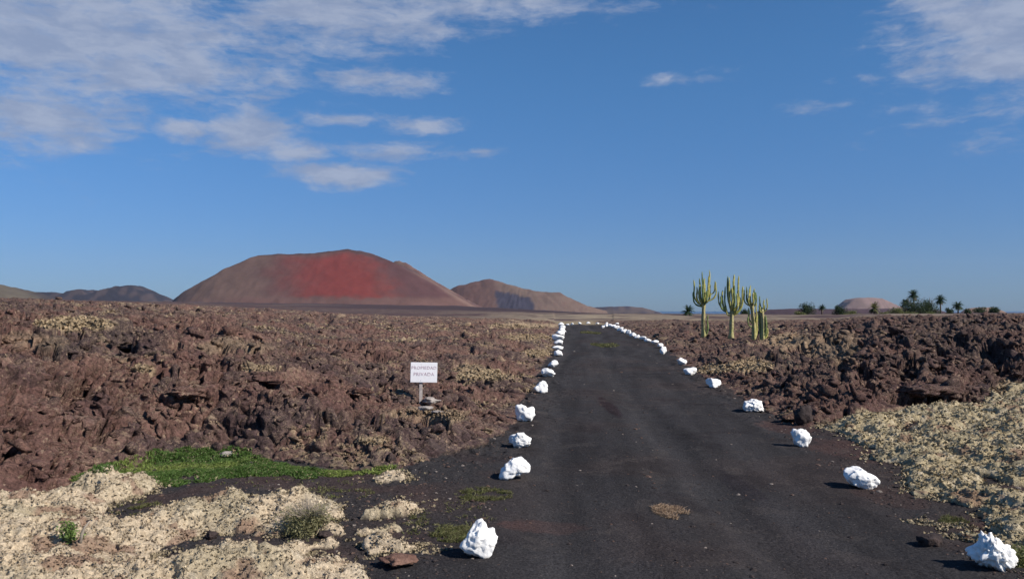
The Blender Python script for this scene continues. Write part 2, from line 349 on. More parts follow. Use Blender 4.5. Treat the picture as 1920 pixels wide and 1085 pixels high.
# cinder ground and track
Pk = Pf[K]; t1 = perlin(Pk, .45, 97)*.5+.5; t2 = perlin(Pk, 1.9, 98)*.5+.5; t3 = perlin(Pk, 14, 99)*.5+.5
c = rgb(len(K), (.040, .037, .038)); c = mixc(c, (.047, .039, .038), sstep(t1*.7+t2*.3, .45, .7)); c = mixc(c, (.028, .024, .025), sstep(t2, .55, .8)*.5)
notroad = (cls[K] == 0); nr = sstep(-sRoad[K]+e1[K]*1.5, .0, 1.0)*notroad
c = mixc(c, (.070, .046, .042), nr*sstep(t2+.2*t1, .5, .75)*.6)
for (a, b, ru, rv, col, wt) in [(1010,985,80,12,(.085,.048,.042),.7),(1140,760,14,16,(.028,.018,.02),.8),(1385,905,26,30,(.022,.018,.021),.7),(1660,925,60,20,(.06,.04,.036),.6),(1600,840,80,18,(.07,.042,.038),.7),(1850,985,60,16,(.07,.04,.035),.7),(1480,800,50,14,(.07,.042,.038),.7),(1800,1010,80,30,(.05,.035,.032),.5)]:
    cc = gp(a, b); rx = abs(gp(a+ru, b)[0]-cc[0]); ry = abs(gp(a, b-rv)[1]-cc[1])
    q = ((Pk[:,0]-cc[0])/rx)**2+((Pk[:,1]-cc[1])/ry)**2+(t2-.5)*1.2+(t3-.5)*.8
    c = mixc(c, col, sstep(1.3-q, 0, .8)*wt)
ruty = np.exp(-((lat[K]-.62)/.28)**2)+np.exp(-((lat[K]+.85)/.28)**2)
c = mixc(c, (.050, .047, .048), np.clip(ruty, 0, 1)*(~notroad)*.5)
st_ = perlin(np.stack([lat[K]*2.6+c[:, 0]*0, Pk[:, 1]*.22, 0*lat[K]], 1), 1.0, 12) + .6*perlin(np.stack([lat[K]*7, Pk[:, 1]*.7, 0*lat[K]], 1), 1.0, 13)
c = c*(1+.30*np.clip(st_, -.9, 1)*(~notroad))[:, None]
c = mixc(c, (.085, .072, .066), sstep(perlin(Pk, 2.6, 14)+perlin(Pk, 8, 15)*.5, .28, .7)*.28)
pl_ = (Rr[K] > 78)*1.0*(notroad)
c = mixc(c, (.30, .235, .15), pl_*.8)
c = mixc(c, (.25, .2, .15), sstep(t3+(t1-.5)*.3, .84, .90)*(.12+.38*nr))
C[K] = c
# far plain
t1 = perlin(Pf[Q]*np.float32([1,.25,0]), .03, 31)*.5+.5; t2 = perlin(Pf[Q]*np.float32([1,.3,0]), .15, 33)*.5+.5
c = rgb(len(Q), (.078, .047, .044)); uq = Ug[Q]
pale = np.interp(uq, [-400,200,800,960,1080,1200,1500,2400], [.05,.06,.08,.40,.80,.50,.42,.40])*np.interp(Rr[Q], [90,120,200,300], [1,1,.6,.0])
c = mixc(c, (.36, .29, .19), pale*sstep(t2, .25, .6))
c = mixc(c, (.05, .032, .034), sstep(Rr[Q], 220, 360)*np.interp(uq, [0,500,800,1000,2400], [.55,.45,.7,1,1]))
c = mixc(c, (.26, .19, .14), sstep(t1, .66, .8)*sstep(Rr[Q], 350, 600)*np.interp(uq, [0,300,900,1000], [.7,.4,.2,0]))
C[Q] = c

# ------------------------------------------------------------------ materials
def new_mat(name, rough=.9, spec=.25):
    m = bpy.data.materials.new(name); m.use_nodes = True; t = NT(m.node_tree)
    b = m.node_tree.nodes['Principled BSDF']; b.inputs['Roughness'].default_value = rough
    b.inputs['Specular IOR Level'].default_value = spec
    return m, t, b
def mineral(name, scale, contrast=.35, bump=.5, bdist=.01, rough=.92, base=None, speck=None, spec=.2, scribble=None):
    m, t, b = new_mat(name, rough, spec)
    co = t.n.new('ShaderNodeTexCoord').outputs['Object']
    if base is None:
        a = t.n.new('ShaderNodeAttribute'); a.attribute_name = 'Col'; col = a.outputs['Color']
    else:
        nn = t.noise(co, scale*.15, 4); col = t.mix(t.mapr(nn, .3, .7), base[0], base[1])
    n1 = t.noise(co, scale, 6, .65)
    k = t.mapr(n1, .28, .72, 1-contrast, 1+contrast, False)
    col = t.mix(1.0, col, t.comb(k, k, k), 'MULTIPLY')
    if speck:
        n3 = t.noise(co, speck[0], 2, .5)
        col = t.mix(t.mapr(n3, speck[1], speck[1]+.05), col, speck[2])
    if scribble:
        for sc_, w_ in ((scribble[0], .020), (scribble[0]*2.1, .028)):
            q = t.m('ABSOLUTE', t.m('SUBTRACT', t.noise(co, sc_, 3, .6, 1.2), .5))
            gate = t.mapr(t.noise(co, 1.6+sc_*.03, 3), .42, .60)
            col = t.mix(t.m('MULTIPLY', t.m('MULTIPLY', t.mapr(q, w_, 0), gate), .62), col, scribble[1])
    t.put(b, 'Base Color', col)
    bp = t.n.new('ShaderNodeBump'); t.put(bp, 'Strength', bump); t.put(bp, 'Distance', bdist)
    t.put(bp, 'Height', t.m('ADD', n1, t.m('MULTIPLY', t.noise(co, scale*3.3, 3, .7), .5)))
    t.l.new(bp.outputs[0], b.inputs['Normal'])
    return m
M_lava = mineral('lava', 20, .80, 1.0, .04, speck=(15, .64, (.25, .17, .12)), scribble=(9, (.36, .26, .18)))
M_lich = mineral('lichen', 45, .5, 1.0, .018, scribble=(24, (.29, .23, .14)))
M_road = mineral('cinder_road', 60, .6, 1.0, .012, rough=1.0, spec=.05, speck=(48, .70, (.15, .13, .12)))
M_grd = mineral('cinder_ground', 60, .6, 1.0, .012, rough=1.0, spec=.05, speck=(44, .69, (.17, .14, .125)))
M_plain = mineral('plain', .8, .4, .3, .3)
M_white = mineral('whitewash', 30, .05, .45, .010, base=((.93,.92,.89), (.88,.86,.82)), rough=.8, speck=(9, .70, (.42, .38, .34)))
_t = NT(M_white.node_tree); _co = _t.n.new('ShaderNodeTexCoord').outputs['Object']; _s = _t.n.new('ShaderNodeSeparateXYZ'); _t.put(_s, 0, _co)
_b = _t.n['Principled BSDF']; _c = _b.inputs['Base Color'].links[0].from_socket
_k = _t.mapr(_t.m('ADD', _s.outputs[2], _t.m('MULTIPLY', _t.noise(_co, 16, 5, .7), .07)), .030, .062, .8, 0)
_t.put(_b, 'Base Color', _t.mix(_k, _c, (.20, .165, .145)))
M_rock = mineral('dark_rock', 25, .4, .9, .02, base=((.035,.028,.028), (.07,.05,.045)))
M_brown = mineral('brown_rock', 25, .4, .9, .02, base=((.15,.08,.06), (.22,.13,.095)))
M_grey = mineral('grey_rock', 25, .3, .9, .02, base=((.28,.24,.22), (.42,.37,.33)))

# ------------------------------------------------------------------ mesh helpers
def link(name, V, Fq, mat, parent=None, col=None, smooth=True, uniform=None):
    """V (n,3); Fq (m,k) array, or a list of such arrays"""
    fs = Fq if isinstance(Fq, list) else [Fq]
    me = bpy.data.meshes.new(name)
    V = np.asarray(V, np.float32); me.vertices.add(len(V)); me.vertices.foreach_set('co', V.ravel())
    nl = sum(f.size for f in fs); npol = sum(len(f) for f in fs)
    me.loops.add(nl); me.polygons.add(npol)
    me.loops.foreach_set('vertex_index', np.concatenate([f.ravel() for f in fs]).astype(np.int32))
    ct = np.concatenate([np.full(len(f), f.shape[1], np.int32) for f in fs])
    me.polygons.foreach_set('loop_start', np.concatenate([[0], np.cumsum(ct)[:-1]]).astype(np.int32))
    me.polygons.foreach_set('use_smooth', np.full(npol, smooth, bool))
    if col is not None:
        a = me.color_attributes.new('Col', 'FLOAT_COLOR', 'POINT')
        a.data.foreach_set('color', np.concatenate([col, np.ones((len(V), 1), np.float32)], 1).astype(np.float32).ravel())
    me.update(calc_edges=True); me.materials.append(mat)
    o = bpy.data.objects.new(name, me); scene.collection.objects.link(o)
    if parent is not None: o.parent = parent
    return o
def tag(o, label=None, cat=None, group=None, kind=None):
    if label: o['label'] = label
    if cat: o['category'] = cat
    if group: o['group'] = group
    if kind: o['kind'] = kind
    return o
def empty(name, loc, rz=0, label=None, cat=None, group=None):
    o = bpy.data.objects.new(name, None); scene.collection.objects.link(o); o.location = loc; o.rotation_euler = (0, 0, rz)
    o.empty_display_size = .1
    return tag(o, label, cat, group)
def subset(mask_faces, quads):
    f = quads[mask_faces]; ids, inv = np.unique(f, return_inverse=True); return ids, inv.reshape(f.shape)

# icosphere template
def icosphere(sub):
    import bmesh
    bm = bmesh.new(); bmesh.ops.create_icosphere(bm, subdivisions=sub, radius=1)
    v = np.array([x.co[:] for x in bm.verts]); f = np.array([[q.index for q in p.verts] for p in bm.faces]); bm.free(); return v, f
ICO = {k: icosphere(k) for k in (1, 2, 3, 4, 5)}
def rock_shape(sub, seed, nplanes=16, jag=.10, sharp=True, planes=()):
    rs = np.random.RandomState(seed); v, f = ICO[sub]
    n = rs.normal(size=(nplanes, 3)); n /= np.linalg.norm(n, axis=1)[:, None]; h = rs.uniform(.62, 1.0, nplanes)
    if len(planes): n = np.vstack([n]+[np.array(p[:3])[None]/np.linalg.norm(p[:3]) for p in planes]); h = np.append(h, [p[3] for p in planes])
    d = v@n.T; r = np.min(np.where(d > .12, h/np.maximum(d, .12), 9), axis=1); r = np.minimum(r, 1.25)
    p = v*r[:, None]; q = (p+seed*3.17).astype(np.float32)
    r2 = 1 + (perlin(q, 1.8)*.9 + perlin(q, 4.2, 4)*.55)*jag*1.6
    if sub >= 3: r2 += (1-np.abs(perlin(q, 6.5, 8))*3)*jag*.22 + perlin(q, 13, 5)*jag*.35
    return p*r2[:, None], f

# ------------------------------------------------------------------ terrain objects
idx = np.arange(NR*NA).reshape(NR, NA)
quads = np.stack([idx[:-1, :-1], idx[:-1, 1:], idx[1:, 1:], idx[1:, :-1]], -1).reshape(-1, 4)[:, ::-1]
fc = cls[quads[:, 0]]
# loose clinker is part of the lava surface: shattered lumps lying on it
def clinker():
    vs, fs, cs = [], [], []; off = 0
    tmpl = [rock_shape(2, 100+i, 9, .34) for i in range(18)]; wgt_scale = 1
    cand = I[(Rr[I] < 70)]
    # denser on the right bank
    wgt = np.where(Ug[cand] > 1440, 1.6, np.where(Ug[cand] > 1130, 1.0, .6)); wgt *= (np.maximum(sL[cand], sR[cand]) > .12)
    dens_ = np.clip(perlin(Pf[cand], .7, 5)*1.3+.55, .05, 1); wgt = wgt*dens_; wgt /= wgt.sum()
    pick = RNG.choice(cand, 12000, p=wgt)
    for k in pick:
        tv, tf = tmpl[RNG.integers(len(tmpl))]; r = Rr[k]
        s = RNG.uniform(.018, .060)*(1+1.6*RNG.random()**9)*np.interp(r, [6, 15, 40, 70], [.8, 1.1, 1.9, 2.6])*(1.3 if Ug[k] > 1440 else 1)
        a = Euler((RNG.normal()*.45, RNG.normal()*.45, RNG.uniform(0, 6.3))).to_matrix()
        sc = np.array([1.25, RNG.uniform(.5, 1), RNG.uniform(.28, .7)])*s
        v = (tv*sc)@np.array(a).T + P[k] + N1[k]*s*.05
        vs.append(v); fs.append(tf+off); off += len(v); 
        cc = C[k]*RNG.uniform(.7, 1.15); cs.append(np.tile(cc, (len(v), 1)))
    # ledges that roof the hollows
    uu, vv = proj(P[cand])
    for (a, b, sx, sz, sd_) in [(1690,735,.34,.10,1),(1722,730,.36,.12,2),(1752,731,.38,.11,3),(1785,733,.34,.12,4),(1812,738,.26,.10,5),(368,738,.20,.06,6),(345,734,.16,.05,7),(150,726,.16,.06,8),(245,644,.26,.08,9),(329,640,.18,.07,10),(507,712,.20,.07,11),(205,792,.14,.05,12),(668,735,.15,.06,13)]:
        k = cand[np.argmin((uu-a)**2+(vv-b)**2)]; rv_, rf_ = rock_shape(4, 700+sd_, 12, .30)
        v = rv_*np.array([sx, sx*.8, sz])+P[k]+np.array([0, -sx*.40, 0]); vs.append(v); fs.append(rf_+off); off += len(v); cs.append(np.tile(C[k], (len(v), 1)))
    return np.concatenate(vs), np.concatenate(fs), np.concatenate(cs)
ids, inv = subset(fc == 2, quads); cv, cf, cc_ = clinker()
lava = tag(link('lava_field', np.concatenate([P[ids], cv]), [inv, cf+len(ids)], M_lava, col=np.concatenate([C[ids], cc_])), 'rough brown clinker lava on both sides of the track', kind='structure')
ids, inv = subset(fc == 1, quads); road = tag(link('road', P[ids], inv, M_road, col=C[ids]), 'dark cinder track running away between two lines of white stones', kind='structure')
ids, inv = subset(fc == 0, quads); ground = tag(link('ground', P[ids], inv, M_grd, col=C[ids]), 'dark cinder ground beside the track', kind='structure')
ids, inv = subset(fc == 4, quads); plain = tag(link('plain', P[ids], inv, M_plain, col=C[ids]), 'distant lava plain before the volcanoes', kind='structure')
# coarse land behind and beside the camera
rb = np.array([0.01, 3.0, 6, 12, 25, 60, 140, 400, 1500, 8000]); ab = np.linspace(AZ1-.02, AZ0+2*math.pi+.02, 60)
Rb, Ab = np.meshgrid(rb, ab, indexing='ij'); xb = (Rb*np.sin(Ab)).ravel(); yb = (Rb*np.cos(Ab)).ravel()
zb = GS*np.clip(yb, -30, 60)-.03
ib = np.arange(len(rb)*60).reshape(len(rb), 60); qb = np.stack([ib[:-1,:-1], ib[:-1,1:], ib[1:,1:], ib[1:,:-1]], -1).reshape(-1,4)[:, ::-1]
ai = np.linspace(AZ0-.05, AZ1+.05, 30); vi = np.array([(0, 0, -.03)]+[(3.1*math.sin(a), 3.1*math.cos(a), -.03) for a in ai]); fi = np.array([[0, i+2, i+1] for i in range(29)])
Vb = np.concatenate([np.stack([xb, yb, zb], 1), vi])
tag(link('surrounding_ground', Vb, [qb, fi+len(xb)], M_grd, col=rgb(len(Vb), (.10, .065, .052))), 'lava land around the viewpoint', kind='structure')

# lichen mats plus their curled lobes
def flakes(pick, size, spread, cols, k=2, lift=.5, aspect=1.0, flat=.5):
    n = len(pick)*k; base = np.repeat(P[pick], k, 0); sz = np.repeat(size, k)*RNG.uniform(.5, 1.3, n)
    base = base + RNG.normal(size=(n, 3))*spread*np.repeat(size, k)[:, None]*np.array([1, 1, .25])
    a = RNG.normal(size=(n, 3)); a[:, 2] *= flat; a /= np.linalg.norm(a, axis=1)[:, None]
    b = np.cross(a, RNG.normal(size=(n, 3))); b /= np.linalg.norm(b, axis=1)[:, None]
    nn = np.cross(a, b)
    A = a*sz[:, None]; Bv = b*sz[:, None]*aspect; Nn = nn*sz[:, None]*.45
    base[:, 2] += sz*lift
    v = np.stack([base-A-Bv*.6+Nn, base-Bv-Nn*.3, base+A-Bv*.5+Nn, base+A*.9+Bv*.7-Nn*.2, base+Bv*.9-Nn, base-A*.8+Bv*.8], 1).reshape(-1, 3)
    i0 = np.arange(n)[:, None]*6
    f = np.concatenate([i0+np.array([[0, 1, 4, 5]]), i0+np.array([[1, 2, 3, 4]])])
    cc = np.repeat(np.repeat(cols, k, 0)*RNG.uniform(.75, 1.2, (n, 1)), 6, 0)
    return v, f, cc
inner = J[sLi[J] > .0]
pk = RNG.choice(inner, 42000); sz = np.interp(Rr[pk], [4, 10, 25], [.0058, .011, .021])
outer = np.where((sLi > -.22) & (sLi <= 0) & (cls < 2) & (Rr < 40))[0]; outer = outer[perlin(Pf[outer], 7, 3) > .12]
pk2 = RNG.choice(outer, 7000, p=np.exp(sLi[outer]/.05)/np.exp(sLi[outer]/.05).sum()); pk = np.concatenate([pk, pk2]); sz = np.concatenate([sz, np.interp(Rr[pk2], [4, 10, 25], [.007, .013, .022])])
C[pk2] = (.42, .34, .22)
fv, ff, fcol = flakes(pk, sz, 1.0, C[pk]*RNG.uniform(.72, 1.05, (len(pk), 1)))
ids, inv = subset(fc == 3, quads)
tag(link('lichen', np.concatenate([P[ids], fv]), [inv, ff+len(ids)], M_lich, col=np.concatenate([C[ids], fcol])), 'pale cream lichen in ruffled mats beside the track', 'lichen', kind='stuff')
# lichen tufts riding on the lava where it is pale
palei = I[(C[I, 0] > .27) & (Rr[I] < 60)]
if len(palei):
    pk = RNG.choice(palei, 26000); sz = np.interp(Rr[pk], [6, 20, 60], [.011, .024, .05])
    fv, ff, fcol = flakes(pk, sz, 1.2, C[pk])
    tag(link('lava_lichen', fv, ff, M_lich, col=fcol), 'crusty tan lichen growing on the lava', 'lichen', kind='stuff')

# ------------------------------------------------------------------ grass and moss
def leaf_mat(name, c1, c2, trans=.25, rough=.6):
    m, t, b = new_mat(name, rough, .3)
    a = t.n.new('ShaderNodeAttribute'); a.attribute_name = 'Col'
    t.put(b, 'Base Color', a.outputs['Color'])
    tr = t.n.new('ShaderNodeBsdfTranslucent'); t.put(tr, 0, a.outputs['Color'])
    mx = t.n.new('ShaderNodeMixShader'); mx.inputs[0].default_value = trans
    t.l.new(b.outputs[0], mx.inputs[1]); t.l.new(tr.outputs[0], mx.inputs[2])
    t.l.new(mx.outputs[0], t.n['Material Output'].inputs[0])
    return m
M_leaf = leaf_mat('leaf', None, None)
sGr = np.full(len(X), -9.); nm = (Rr < 16) & (Ug < 900); sGr[nm] = sdf(X[nm], Y[nm], GRASS)
def blades(pick, hgt, wid, cols, k=3, lean=.6):
    n = len(pick)*k; b = np.repeat(P[pick], k, 0); h = np.repeat(hgt, k)*RNG.uniform(.4, 1.3, n); wd = np.repeat(wid, k)
    b = b + np.concatenate([RNG.normal(size=(n, 2))*wd[:, None]*3, np.zeros((n, 1))], 1); b[:, 2] -= h*.1
    th = RNG.uniform(0, 6.28, n); sx = np.stack([np.cos(th), np.sin(th), 0*th], 1)*wd[:, None]
    ln = RNG.normal(size=(n, 2))*lean; tip = b+np.concatenate([ln*h[:, None], h[:, None]], 1); mid = b+np.concatenate([ln*h[:, None]*.35, h[:, None]*.6], 1)
    v = np.stack([b-sx, b+sx, mid+sx*.8, tip, mid-sx*.8], 1).reshape(-1, 3); i0 = np.arange(n)[:, None]*5
    f = i0+np.array([[0, 1, 2, 3, 4]])
    return v, f, np.repeat(np.repeat(cols, k, 0)*RNG.uniform(.6, 1.3, (n, 1)), 5, 0)
gi = np.where((sGr + e1*.9 > 0) & (lavaedge < .16))[0]
pk = RNG.choice(gi, 22000); nse = perlin(Pf[pk], 3.0, 4)*.5+.5
pk = pk[(nse+perlin(Pf[pk], 9, 5)*.35+RNG.random(len(pk))*.4) > .52]; nse = perlin(Pf[pk], 2.0, 4)*.5+.5
gc = mixc(rgb(len(pk), (.090, .155, .034)), (.21, .26, .065), sstep(nse, .45, .8)); gc = mixc(gc, (.40, .33, .2), (RNG.random(len(pk)) < .05)*1.0)
v, f, c = blades(pk, np.full(len(pk), .026), np.full(len(pk), .006), gc, 3, .9)
tag(link('grass', v, f, M_leaf, col=c, smooth=False), 'low bright green herb carpet along the lava foot', 'grass', kind='stuff')
mv, mf, mc, off = [], [], [], 0
for (a, b, ru, rv, wt) in MOSS:
    cc = gp(a, b); rx = gp(a+ru, b)[0]-cc[0]; ry = gp(a, b-rv)[1]-cc[1]
    q = ((X-cc[0])/rx)**2+((Y-cc[1])/ry)**2+e1*2; cand = np.where((q < 1) & ((cls < 2)))[0]
    if len(cand) < 5: continue
    n = int(900*min(wt, .55 if wt == 1.01 else 9)) if b > 700 else int(300*wt)
    pk = RNG.choice(cand, n); r = Rr[pk].mean(); cl_ = perlin(Pf[pk], 8, 6) > (-.05 if wt > .8 else .1); pk = pk[cl_]
    c = mixc(rgb(len(pk), (.10, .115, .03)), (.22, .19, .10), RNG.random(len(pk))*.8)
    if wt == 1.01: c = rgb(len(pk), (.38, .27, .18))
    v, f, c = blades(pk, np.full(len(pk), .022*max(1, r/14)), np.full(len(pk), .004*max(1, r/9)), c, 3, 1.1)
    mv.append(v); mf.append(f+off); mc.append(c); off += len(v)
tag(link('moss', np.concatenate(mv), np.concatenate(mf), M_leaf, col=np.concatenate(mc), smooth=False), 'thin olive moss and dry weeds on the cinder', 'moss', kind='stuff')

# gravel: uncounted pebbles over cinder ground and track edge
def gravel():
    tm = [rock_shape(1, 300+i, 10, .12) for i in range(6)]; vs, fs, cs, off = [], [], [], 0
    cand = K[(Rr[K] < 40)]; wgt = np.where(cls[cand] == 1, .12, 1.0)*np.where(perlin(Pf[cand], 2.2, 9) > .05, 1, .25); wgt /= wgt.sum()
    for k in RNG.choice(cand, 5200, p=wgt):
        tv, tf = tm[RNG.integers(6)]; s = RNG.uniform(.004, .011)*(1+2.2*RNG.random()**7)*np.interp(Rr[k], [4, 12, 40], [1, 1.5, 3])
        a = RNG.uniform(0, 6.28); ca, sa = math.cos(a), math.sin(a)
        v = tv*np.array([1, .8, .55])*s; v = np.stack([v[:,0]*ca-v[:,1]*sa, v[:,0]*sa+v[:,1]*ca, v[:,2]], 1)+P[k]
        vs.append(v); fs.append(tf+off); off += len(v)
        b = RNG.random(); c = (.055, .045, .043) if b < .60 else ((.12, .08, .065) if b < .94 else (.26, .22, .19))
        cs.append(np.tile(c, (len(v), 1)))
    return np.concatenate(vs), np.concatenate(fs), np.concatenate(cs).astype(np.float32)
v, f, c = gravel()
tag(link('gravel', v, f, M_grd, col=c, smooth=False), 'loose pebbles strewn over the dark cinder', 'gravel', kind='stuff')

# ------------------------------------------------------------------ exact hit on the built terrain
def hit(u, v, objs=None):
    o = Vector((0, 0, EYE)); d = ray(u, v); best = None
    for ob in (objs or (lava, road, ground, plain)):
        ok, loc, no, _ = ob.ray_cast(o, d)
        if ok and (best is None or (loc-o).length < (best-o).length): best = loc.copy()
    return best if best is not None else Vector((*gp(u, max(v, 590)), 0))
bpy.context.view_layer.update()

# ------------------------------------------------------------------ painted stones
def sil_shape(sub, seed, outline, deep, jag):
    """a stone whose outline seen across its long side follows the given points; rounded in depth"""
    o = np.array(outline, float); c = (o.max(0)+o.min(0))/2; x = o[:,0]-c[0]; z = c[1]-o[:,1]
    th = np.arctan2(z, x); rd = np.hypot(x, z); i = np.argsort(th); th, rd = th[i], rd[i]
    v, f = ICO[sub]; t = np.arctan2(v[:,2], v[:,0]); Rr_ = np.interp(t, np.r_[th-2*math.pi, th, th+2*math.pi], np.r_[rd, rd, rd])
    cb = np.hypot(v[:,0], v[:,2]); s1 = np.sign(v[:,1])*np.abs(v[:,1])**.8; D = (o[:,0].max()-o[:,0].min())/2*deep
    cbs = np.clip(cb*1.3, 0, 1)
    p = np.stack([np.cos(t)*Rr_*cbs, s1*D, np.sin(t)*Rr_*cbs], 1); sc = rd.mean(); q = (p/sc+seed*3.17).astype(np.float32)
    F1, F2, h, rv = facets(q, 1.9)
    rs = np.random.RandomState(seed); pn = rs.normal(size=(26, 3)); pn[:, 1] -= .35; pn /= np.linalg.norm(pn, axis=1)[:, None]; ph_ = rs.uniform(.80, 1.0, 26); dd = v@pn.T
    cut = np.clip(np.min(np.where(dd > .2, ph_/np.maximum(dd, .2), 9), axis=1), .7, 1.1)
    n = cut*(1+h*jag*1.9 + perlin(q, 3.2, 4)*jag*.5 + (1-np.abs(perlin(q, 5.5, 8))*3)*jag*.30 + perlin(q, 12, 5)*jag*.25)
    return p*n[:, None], f
SIL = {898: ([(908,975),(920,991),(931,986),(933,1009),(930,1031),(918,1041),(910,1050),(900,1048),(866,1033),(865,1019),(877,1000),(889,983)], .08),
 965: ([(975,855),(987,860),(995,872),(994,881),(980,882),(967,892),(947,899),(935,897),(937,883),(947,872),(957,860)], .06),
 975: ([(958,814),(967,809),(983,807),(992,815),(999,823),(989,836),(974,839),(960,837),(953,826)], .10),
 985: ([(967,760),(980,757),(989,762),(1002,762),(1005,773),(996,786),(986,791),(970,787),(967,776)], .12),
 1862: ([(1840,1001),(1847,1002),(1851,1010),(1854,1001),(1860,1007),(1874,1014),(1893,1030),(1898,1050),(1890,1064),(1871,1069),(1858,1072),(1843,1069),(1839,1061),(1820,1045),(1831,1026),(1837,1011)], .20),
 1614: ([(1608,878),(1626,888),(1643,904),(1635,917),(1608,918),(1593,908),(1585,895),(1593,882)], .06),
 1503: ([(1492,803),(1508,803),(1521,815),(1515,837),(1497,835),(1487,819)], .14),
 1413: ([(1396,754),(1407,748),(1430,748),(1435,756),(1433,771),(1421,768),(1410,772),(1394,770)], .14)}
def stone(u, vb, wpx, hpx, seed, label, sub=4, planes=(), jag=.13, mat=M_white, name='white_stone', group='whitewashed stones lining the track', cat='stone', sink=.12, deep=.85, rz=0, tilt=0):
    g = hit(u, vb); d = math.hypot(g.x, g.y); k = d/F
    W = wpx*k; Hh = max(hpx*k - W*deep*.55*EYE/d, hpx*k*.6)
    v, f = rock_shape(sub, seed, 15, jag, planes=planes) if not (mat is M_white and u in SIL) else sil_shape(sub, seed, SIL[u][0], deep, SIL[u][1])
    v = v-(v.max(0)+v.min(0))/2; ext = v.max(0)-v.min(0)
    v = v/ext*np.array([W, W*deep, Hh*(1+sink)])
    v[:, 2] -= v[:, 2].min()+Hh*sink
    if tilt: 
        ct, st = math.cos(tilt), math.sin(tilt); v = np.stack([v[:,0]*ct+v[:,2]*st, v[:,1], -v[:,0]*st+v[:,2]*ct], 1)
    o = link(name, v, f, mat)
    back = W*deep*.35
    o.location = (g.x*(1+back/d), g.y*(1+back/d), g.z + (0 if sink else 0)); o.rotation_euler = (0, 0, rz)
    return tag(o, label, cat, group)
L1 = [ (898,1046,72,76,21,'tallest jagged white stone with a notched top, nearest on the left track edge',[(-.7,0,.7,.66),(.9,0,.5,.62)]),
 (965,899,60,45,6,'domed white stone leaning right, second from the camera on the left edge',[(-.6,0,.8,.62)]),
 (975,838,44,31,9,'blocky white stone, third from the camera on the left edge',[]),
 (985,790,39,33,12,'chunky white stone with a ragged foot, fourth from the camera on the left edge',[]),
 (1014,736,28,24,17,'peaked white stone level with the sign foot, fifth on the left edge',[(-.7,0,.7,.5)]),
 (1028,707,27,18,31,'low white stone touching the one behind, sixth on the left edge',[]),
 (1037,689,20,15,33,'small pointed white stone, seventh on the left edge',[])]
for (u, vb, wp_, hp, sd_, lb, pln) in L1: stone(u, vb, wp_, hp, sd_, lb, 5 if wp_ > 40 else 4, pln)
ORD = ['eighth','ninth','tenth','eleventh','twelfth','thirteenth','fourteenth','fifteenth']
for i, (u, vb, wp_, hp) in enumerate([(1047,668,16,13),(1046,656,22,9),(1047,647,18,11),(1046,638,25,12),(1050,630,18,11),(1054,623,15,9),(1054,617,13,8),(1052,611,11,7)]):
    stone(u, vb, wp_, hp, 40+i, '%s white stone from the camera along the left track edge' % ORD[i], 3, sink=.06)
for i, (u, vb, wp_, hp, q) in enumerate([(1064,610.5,7,4,'first'),(1073,609.5,6.5,5,'second'),(1087,608,7,4.5,'third'),(1103,607.3,7.5,4.5,'fourth'),(1120,608,7.5,4,'fifth'),(1138,607.8,5,4,'sixth'),(1157,608.5,7,4,'last')]):
    stone(u, vb, wp_, hp, 60+i, '%s white stone from the left in the row closing the far end of the track' % q, 3, sink=.05)
R1 = [(1862,1070,76,68,71,'ragged white stone with a split crown, nearest on the right track edge',[(-.5,-.6,.3,.8)],.24),
 (1614,917,58,40,74,'smooth white stone sloping to the right, second from the camera on the right edge',[(.75,0,.65,.45),(-.9,0,.3,.7)],.09),
 (1503,838,34,35,77,'upright white stone before the dark boulder, third on the right edge',[],.16),
 (1413,771,41,23,79,'wide two-lobed white stone, fourth from the camera on the right edge',[],.2),
 (1338,727,27,19,83,'rounded white stone, fifth from the camera on the right edge',[],.13),
 (1294,703,25,15,85,'flat white stone beside tan lichen, sixth on the right edge',[],.1),
 (1279,685,22,15,87,'white stone set slightly left of its neighbour, seventh on the right edge',[],.13),
 (1244,664,14,15,88,'upright small white stone, eighth on the right edge',[],.13)]
for (u, vb, wp_, hp, sd_, lb, pln, jg) in R1: stone(u, vb, wp_, hp, sd_, lb, 5 if wp_ > 34 else 4, pln, jg)
RO = ['ninth','tenth','eleventh','twelfth','thirteenth','fourteenth','fifteenth','sixteenth','seventeenth','eighteenth','nineteenth','twentieth','twenty-first','farthest']
for i, (u, vb, wp_, hp) in enumerate([(1238,652,11,9),(1228,646,15,9),(1214,642,14,8),(1205,638,13,8),(1196,635,14,8),(1187,631,13,8),(1179,627,11,9),(1170,624.5,12,8),(1163,621,12,8),(1156,618,12,8),(1149,615,11,7),(1143,612.5,11,6),(1136,613,8,6),(1131,615,7,5)]):
    stone(u, vb, wp_, hp, 90+i, '%s white stone from the camera along the right track edge' % RO[i], 3, sink=.06)
